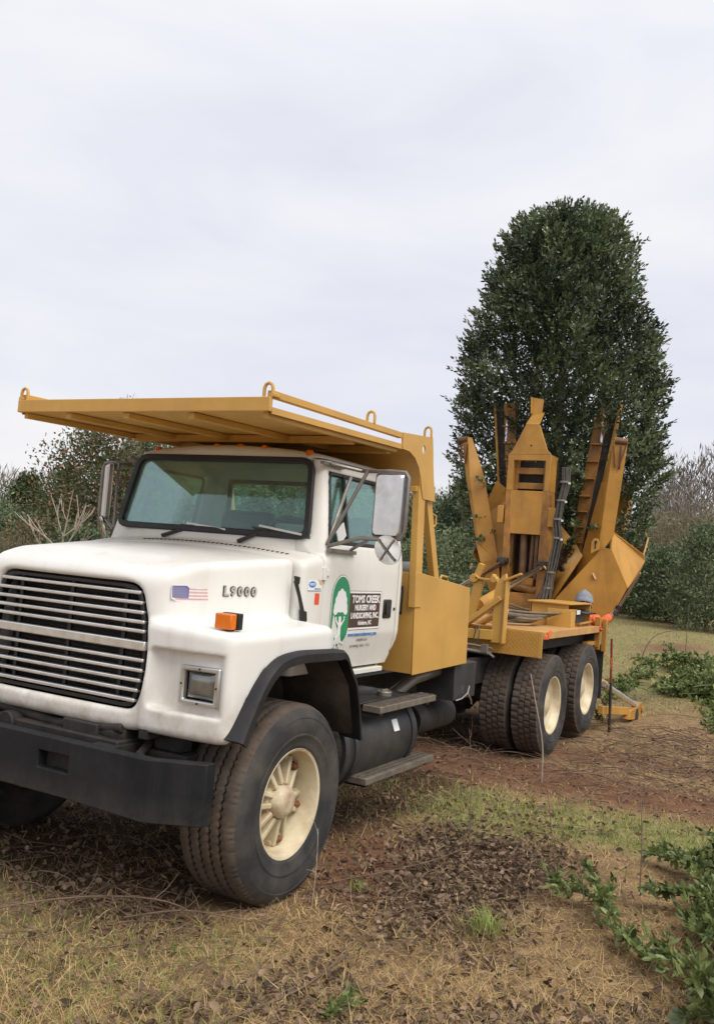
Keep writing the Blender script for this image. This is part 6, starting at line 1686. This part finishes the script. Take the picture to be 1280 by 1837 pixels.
def plant_tree(name, label, cat, x, y, H, Rr, kind, ncl, per, ll, lw, m, group=None, seed=0, clr=None, z0=None, inner=.25, dead=False, lump=.28, trunk_r=None, nl=10):
    o = thing(name, label, cat, (x, y, gz(x, y)), group)
    o.rotation_euler = (rad(-3.0 if True else 0) * 0 + rad(R_.uniform(-1, 1)), rad(R_.uniform(-1, 1)), 0)
    P, D, ct = crown_points(H, Rr, tree_prof(kind), ncl, per, clr or Rr * .13, z0 if z0 is not None else H * .04, lump, inner, seed)
    n = len(P)
    cm = leaves(P, D, ll * (.6 + .8 * rng.random(n)), lw * (.6 + .8 * rng.random(n)), np.clip((np.where(rng.random(n) < .74 - ct, .10, .85) + rng.normal(0, .12, n)) if kind == 'R' else (.42 + R_.uniform(-.14, .14) + ct + rng.normal(0, .2, n)), 0, 1), .12, False)
    finish(cm, m, 0); tm = trunk_mesh(H, trunk_r or Rr * .05, nl, seed, .45); finish(tm, 'bark', 40)
    for nm, me in (('trunk', tm), ('crown', cm)):
        c = bpy.data.objects.new(nm, me); COL.objects.link(c); c.parent = o
    return o
# ---- the holly held by the spade
HZ = 1.9
holly = thing('holly_tree', 'tall dense dark green holly tree standing in the tree spade', 'tree', (TC.x, TC.y, HZ))
hp = [(2.05, .92), (2.45, 1.12), (2.9, 1.24), (3.4, 1.35), (4.1, 1.36), (4.7, 1.30), (5.2, 1.20), (5.7, 1.07), (6.2, .96), (6.5, .84), (6.72, .70), (6.88, .52), (6.98, .30)]
hz_ = np.array([p[0] for p in hp]); hr_ = np.array([p[1] for p in hp])
g = np.random.default_rng(4)
ns = 7600
u = 2.05 + (7.02 - 2.05) * g.random(ns) ** 1.1; a = g.random(ns) * 2 * math.pi
lum = 1 + .17 * (vnoise(a * 2.2 + 40, u * 1.5, 77) - .5) * 2 + .16 * (vnoise(a * 6.0 + 10, u * 3.5, 78) - .5)
q = np.where(g.random(ns) < .36, .15 + .62 * g.random(ns), .76 + .26 * g.random(ns) ** .8)
rr = np.interp(u, hz_, hr_) * lum * q
rr = rr * .965
keep_ = (fbm(a * 1.9 + 3, u * 1.25, 91, 3) > .285) | (q < .6)
clump = fbm(a * 2.6 + 20, u * 2.2, 92, 3) - .47
a, u, rr, q, clump = a[keep_], u[keep_], rr[keep_], q[keep_], clump[keep_]; ns = len(a)
C0 = np.stack([TC.x + np.cos(a) * rr, TC.y + .02 + np.sin(a) * rr - .02 * (u - 2.2), u], 1)
od = norm(np.stack([np.cos(a) * .8, np.sin(a) * .8, .75 + .9 * np.clip((u - 6.4), 0, 1)], 1) + g.normal(0, .32, (ns, 3)))
per = 17
tt = np.tile(np.linspace(0, 1, per), ns)
L_ = np.repeat(.20 + .12 * g.random(ns), per)
ang = np.tile(np.arange(per) * 2.4, ns) + np.repeat(g.random(ns) * 6, per)
O = np.repeat(od, per, 0); A1 = norm(np.cross(O, np.array([.3, .2, 1.0]))); A2 = np.cross(O, A1)
Pn = np.repeat(C0, per, 0) + O * (tt * L_)[:, None] + g.normal(0, .012, (ns * per, 3))
Dn = norm(O * (.45 + .7 * tt)[:, None] + (A1 * np.cos(ang)[:, None] + A2 * np.sin(ang)[:, None]) * (1.0 - .55 * tt)[:, None] + g.normal(0, .15, (ns * per, 3)))
kp = ~((Pn[:, 0] > -7.66 + .35 * np.clip(Pn[:, 2] - 3.75, 0, 3)) & (Pn[:, 2] < 4.6)) & ~((np.abs(np.abs(Pn[:, 1]) - .80) < .30) & (Pn[:, 0] > -8.02) & (Pn[:, 2] < 3.8))
ttk = tt[kp]; sprk = np.repeat(g.normal(0, .10, ns) + clump * 1.5, per)[kp]; Pn, Dn = Pn[kp], Dn[kp]
n = len(Pn)
cm = leaves(Pn, Dn, .054 + .028 * g.random(n), .023 + .011 * g.random(n), np.clip(.30 + sprk + .22 * ttk * g.random(n) + g.normal(0, .14, n), 0, 1), .16, True, .12)
add('crown', cm, 'holly', holly, 0)
mb = MB(); mb.tube([(TC.x, TC.y, 1.9), (TC.x + .02, TC.y, 3.5), (TC.x, TC.y - .05, 5.2), (TC.x + .02, TC.y - .1, 6.9)], [.09, .07, .045, .015], 10)
for k in range(60):
    z_ = R_.uniform(2.3, 6.6); a_ = R_.uniform(0, 6.28); r_ = float(np.interp(z_ + .5, hz_, hr_)) * .85
    q = curve_pts((TC.x, TC.y - .05, z_), (math.cos(a_), math.sin(a_), .7), r_, 6, .12); mb.tube(q, [.018 * (1 - .13 * j) for j in range(7)], 5)
mb.build('trunk', 'bark', holly)
# loose sprays poking out over the mast and uprights
sp_ = []
for (bx, by, bz, dx, dy, dz) in ((-7.5, .35, 2.72, .9, -.55, .08), (-7.55, .5, 3.15, .8, .5, .15), (-7.5, .5, 3.30, .7, .1, .1), (-7.55, -.7, 2.55, .8, .1, -.05), (-7.5, -.75, 3.0, .8, -.2, .1), (-7.5, -.6, 2.35, .8, -.2, .0), (-7.5, .35, 3.4, .7, .6, .2), (-7.5, -.8, 3.3, .8, .2, .2), (-7.6, .6, 2.6, .7, .3, .0), (-7.55, -.95, 2.8, .8, .3, 0)):
    for r_ in range(2):
        d = Vector((dx + R_.gauss(0, .2), dy + R_.gauss(0, .3), dz + R_.gauss(0, .25))).normalized()
        sp_.append(curve_pts((bx - .15, by + R_.gauss(0, .06), bz + R_.gauss(0, .06)), d, R_.uniform(.3, .55), 6, .12))
mb = MB(); Pl = []; Dl = []
for q in sp_:
    mb.tube(q, [.006, .0055, .005, .0045, .004, .003, .002], 5)
    for k in range(22):
        i = R_.randrange(1, 6); p = q[i].lerp(q[i + 1], R_.random()); Pl.append(list(p)); Dl.append(list(((q[i + 1] - q[i]).normalized() * .5 + Vector((R_.gauss(0, .6), R_.gauss(0, .6), R_.gauss(.1, .6)))).normalized()))
n = len(Pl)
st_ = mb.build('spray_stem', 'greenstem', holly)
add('spray_foliage', leaves(np.array(Pl), np.array(Dl), .055 + .03 * rng.random(n), .026 + .012 * rng.random(n), np.clip(rng.normal(.5, .2, n), 0, 1), .16, True, .12), 'holly', holly, 0)

# ---- trees and shrubs of the field edge
BG = [(-11.8, -12.1, 4.48, 3.0, 'R'), (-13.8, -12.6, 4.33, 2.8, 'E'), (-15.2, -18.4, 3.39, 2.4, 'C'), (-14.4, -15.8, 3.57, 2.2, 'C'), (-9.4, -12.5, 2.09, 3.0, 'E'),
    (-7.7, -9.4, 1.99, 2.4, 'R'), (-6.1, -8.3, 1.58, 2.4, 'S'), (-7.4, -8.0, 1.88, 2.2, 'E'), (-14.3, -11.7, 4.24, 3.5, 'E'), (-15.8, -11.2, 3.88, 3.5, 'E'), (-17.2, -10.7, 4.18, 3.2, 'E'),
    (-16.0, -8.8, 3.97, 2.8, 'E'), (-18.9, -9.6, 4.00, 3.0, 'E'), (-20.2, -9.5, 3.85, 3.0, 'E'), (-18.8, -7.9, 3.45, 3.0, 'E'), (-17.3, -6.4, 3.29, 2.6, 'E'), (-23.1, -8.2, 3.77, 3.2, 'E'),
    (-17.9, -5.3, 3.89, 2.2, 'D'), (-14.2, -3.9, 2.37, 2.6, 'E'), (-12.9, -4.1, 2.18, 2.2, 'E'),
    (-38.7, -17.1, 5.61, 5.0, 'S'), (-37.9, -14.5, 5.22, 5.0, 'S'), (-38.7, -13.0, 5.28, 5.0, 'S'),
    (-46.3, -6.7, 3.8, 3.3, 'E'), (-42.2, -4.3, 3.4, 3.2, 'E'), (-38.0, -1.9, 4.4, 3.6, 'E'), (-48.2, -8.4, 3.3, 3.4, 'E'),
    (-62.0, -6.6, 6.2, 7.0, 'S'), (-65.1, -10.0, 6.0, 7.0, 'S'), (-72.0, -9.5, 6.8, 7.0, 'S'), (-60.9, -4.3, 6.4, 7.0, 'S'),
    (-10.4, -14.9, 2.45, 4.0, 'E'), (-41.2, .6, 4.4, 5.0, 'E'), (-40.9, -9.0, 4.67, 5.0, 'E'), (-34.1, -9.1, 4.15, 5.0, 'E'), (-27.8, -8.0, 3.74, 4.0, 'E')]
LAB = {0: 'tall bushy tree with reddish and green leaves above the hood at the left', 1: 'green bushy shrub standing right behind the far mirror', 2: 'pointed green cedar at the far left treeline', 3: 'small dark cedar beside the russet tree',
       4: 'low olive green shrub at the left edge', 5: 'low reddish brown shrub beyond the hood', 6: 'pale brown twiggy scrub at the left edge beside the hood', 7: 'green shrub right behind the bare sapling',
       17: 'narrow very dark evergreen between the cab guard and the spade', 18: 'light green low shrub behind the cradle arms', 19: 'low green shrub seen over the toolbox',
       23: 'round dark evergreen shrub just right of the spade blade', 24: 'broad dark evergreen shrub on the far lawn with its trunk showing', 25: 'large dark evergreen shrub at the right edge of the far lawn',
       8: 'evergreen shrub seen through the far side window of the cab', 9: 'evergreen shrub seen through the left end of the rear window of the cab', 10: 'tall evergreen seen through the middle of the cab rear window',
       11: 'evergreen shrub seen through the driver end of the rear window', 12: 'evergreen shrub seen through the driver vent window', 13: 'evergreen shrub seen through the driver door window', 14: 'evergreen shrub just right of the driver mirror',
       15: 'evergreen shrub between the two legs of the cab guard', 16: 'evergreen shrub right of the cab guard legs above the toolbox', 26: 'evergreen shrub half hidden behind the right spade upright',
       31: 'evergreen shrub behind the low shrub at the left edge', 32: 'evergreen shrub running out of the right edge of the picture', 33: 'evergreen shrub behind the middle of the tree spade', 34: 'evergreen shrub behind the mast of the tree spade', 35: 'evergreen shrub behind the left spade upright',
       20: 'pale scrub bush behind the driver mirror and guard legs', 21: 'pale scrub bush far behind the right hand guard leg', 22: 'pale scrub bush between guard and left spade upright', 28: 'grey brown scrub tree just right of the holly', 30: 'grey brown scrub tree at the right edge behind the shrubs',
       27: 'grey brown leafless scrub tree above the right hand shrubs', 29: 'taller grey brown scrub tree behind the right hand shrubs'}
GEN = {'E': ('evergreen shrub in the hedge beyond the truck', 'evergreen shrubs along the field edge'), 'R': ('russet bush at the field edge', 'russet bushes'),
       'S': ('pale leafless scrub bush in the distance', 'pale scrub beyond the hedge'), 'C': ('cedar at the field edge', 'cedars'), 'D': ('dark evergreen', 'dark evergreens')}
NM = {'E': 'evergreen_shrub', 'R': 'russet_tree', 'S': 'scrub_bush', 'C': 'cedar_tree', 'D': 'dark_evergreen'}
for i, (x, y, H, w, k) in enumerate(BG):
    dist = math.hypot(x - CAMX, y - CAMY); s = dist / 22
    ls = (.10 if k in 'ED' else .095) * max(s, .75) * (1 if dist < 30 else .85)
    mt_ = {'E': 'evergreen', 'R': 'russet', 'S': 'scrub', 'C': 'cedar', 'D': 'holly'}[k]
    ncl = int({'E': 520, 'R': 560, 'S': 330, 'C': 520, 'D': 460}[k])
    lw = ls * ({'S': .16, 'R': .45, 'C': .3}.get(k, .45)); ll = ls * (2.2 if k == 'S' else 1)
    lab = LAB.get(i, GEN[k][0]); gname = GEN[k][1]
    plant_tree(NM[k], lab, 'shrub' if k in 'ES' else 'tree', x, y, H, w / 2, k, ncl, 30 if dist < 30 else 20, ll, lw, mt_, gname, seed=300 + i, inner=.3 if k != 'S' else .5, lump=.5 if k in 'RE' else .3)

# tall thin young tree showing above the cab guard, and the bare sapling
t1 = thing('young_tree', 'tall thin young tree with a few leaves showing above the cab guard', 'tree', (-13.64, -12.80, 0))
mb = MB(); main = curve_pts((-13.64, -12.8, 0), (0, 0, 1), 5.7, 12, .02); mb.tube(main, [.05 * (1 - .075 * i) for i in range(13)], 6)
Pl, Dl = [], []
for k in range(46):
    i = R_.randrange(5, 12); a_ = R_.uniform(0, 6.28); q = curve_pts(main[i], (math.cos(a_), math.sin(a_), 1.4), R_.uniform(.25, .55), 4, .15); mb.tube(q, [.010, .009, .008, .006, .004], 4)
    for _ in range(9):
        p = q[R_.randrange(1, 5)]; Pl.append([p.x + R_.gauss(0, .05), p.y + R_.gauss(0, .05), p.z + R_.gauss(0, .06)]); Dl.append([R_.gauss(0, 1), R_.gauss(0, 1), R_.gauss(.4, .7)])
mb.build('trunk', 'bark', t1); n = len(Pl)
add('crown', leaves(np.array(Pl), norm(np.array(Dl)), .06 + .04 * rng.random(n), .03 + .02 * rng.random(n), np.clip(rng.normal(.45, .2, n), 0, 1), .1, False), 'evergreen', t1, 0)
sx0, sy0 = -6.85, -8.15
sap = thing('bare_sapling', 'pale leafless sapling with upswept branches beyond the hood', 'tree', (sx0, sy0, 0))
mb = MB(); main = curve_pts((sx0, sy0, -.05), (.0, 0, 1), 2.75, 10, .025); mb.tube(main, [.034 * (1 - .085 * i) for i in range(11)], 7)
brs = []
for i, s_, L in ((4, 1, .75), (4, -1, .8), (5, 1, .8), (5, -1, .95), (6, 1, .95), (6, -1, .9), (6, 1, .8), (7, -1, .7), (7, 1, .65), (8, -1, .4), (3, 1, .6), (3, -1, .65), (5, 1, .7)):
    d = Vector((s_ * -.48 + R_.gauss(0, .25), s_ * .87 * .75 + R_.gauss(0, .3), R_.uniform(.7, 1.3)))
    q = curve_pts(main[i], d, L, 6, .07, -.05); brs.append((q, L))
    for j in (2, 3, 4): 
        q2 = curve_pts(q[j], (q[j] - q[j - 1]).normalized() + Vector((R_.gauss(0, .4), R_.gauss(0, .4), .5)), L * .45, 4, .08, -.04); brs.append((q2, L * .4))
mb.build('trunk', 'palebark', sap)
mb = MB()
for q, L in brs: mb.tube(q, [.015 * L * (1 - .12 * j) + .003 for j in range(len(q))], 5)
mb.build('branch', 'palebark', sap)

# ---- far woods on the rising ground: one mass nobody could count
Pw, Dw, Tw, Ls, Ws = [], [], [], [], []
g = np.random.default_rng(8)
for (x0, y0, x1, y1, nt_, h0, h1) in ((-120, -95, -95, -150, 60, 9, 13), (-165, -60, -125, -95, 70, 8, 12), (-190, 12, -165, -60, 130, 10, 17), (-140, 10, -135, -45, 60, 6, 10)):
    for k in range(nt_):
        t_ = g.random(); x = x0 + (x1 - x0) * t_ + g.normal(0, 6); y = y0 + (y1 - y0) * t_ + g.normal(0, 6); h = g.uniform(h0, h1); zb = gz(x, y)
        nb = 130; u = g.random(nb); r = (1.8 + h * .16) * np.sin(np.clip(u, .05, 1) * 2.6) * g.random(nb) ** .5; a = g.random(nb) * 6.28
        Pw.append(np.stack([x + np.cos(a) * r, y + np.sin(a) * r, zb + u * h], 1)); Dw.append(norm(np.stack([np.cos(a) * .35, np.sin(a) * .35, np.ones(nb)], 1) + g.normal(0, .3, (nb, 3))))
        ev = g.random() < .14
        Tw.append(np.clip(g.normal(.05 if ev else .5, .18, nb), 0, 1)); Ls.append(g.uniform(.9, 2.2, nb)); Ws.append(g.uniform(.10, .22, nb) * (2.2 if ev else 1))
Pw = np.concatenate(Pw); Dw = np.concatenate(Dw)
o = add('far_wood', leaves(Pw, Dw, np.concatenate(Ls), np.concatenate(Ws), np.concatenate(Tw), .1, False), 'farwood', None, 0); tag(o, 'grey leafless wood on the distant hillside', 'woodland', kind='stuff')
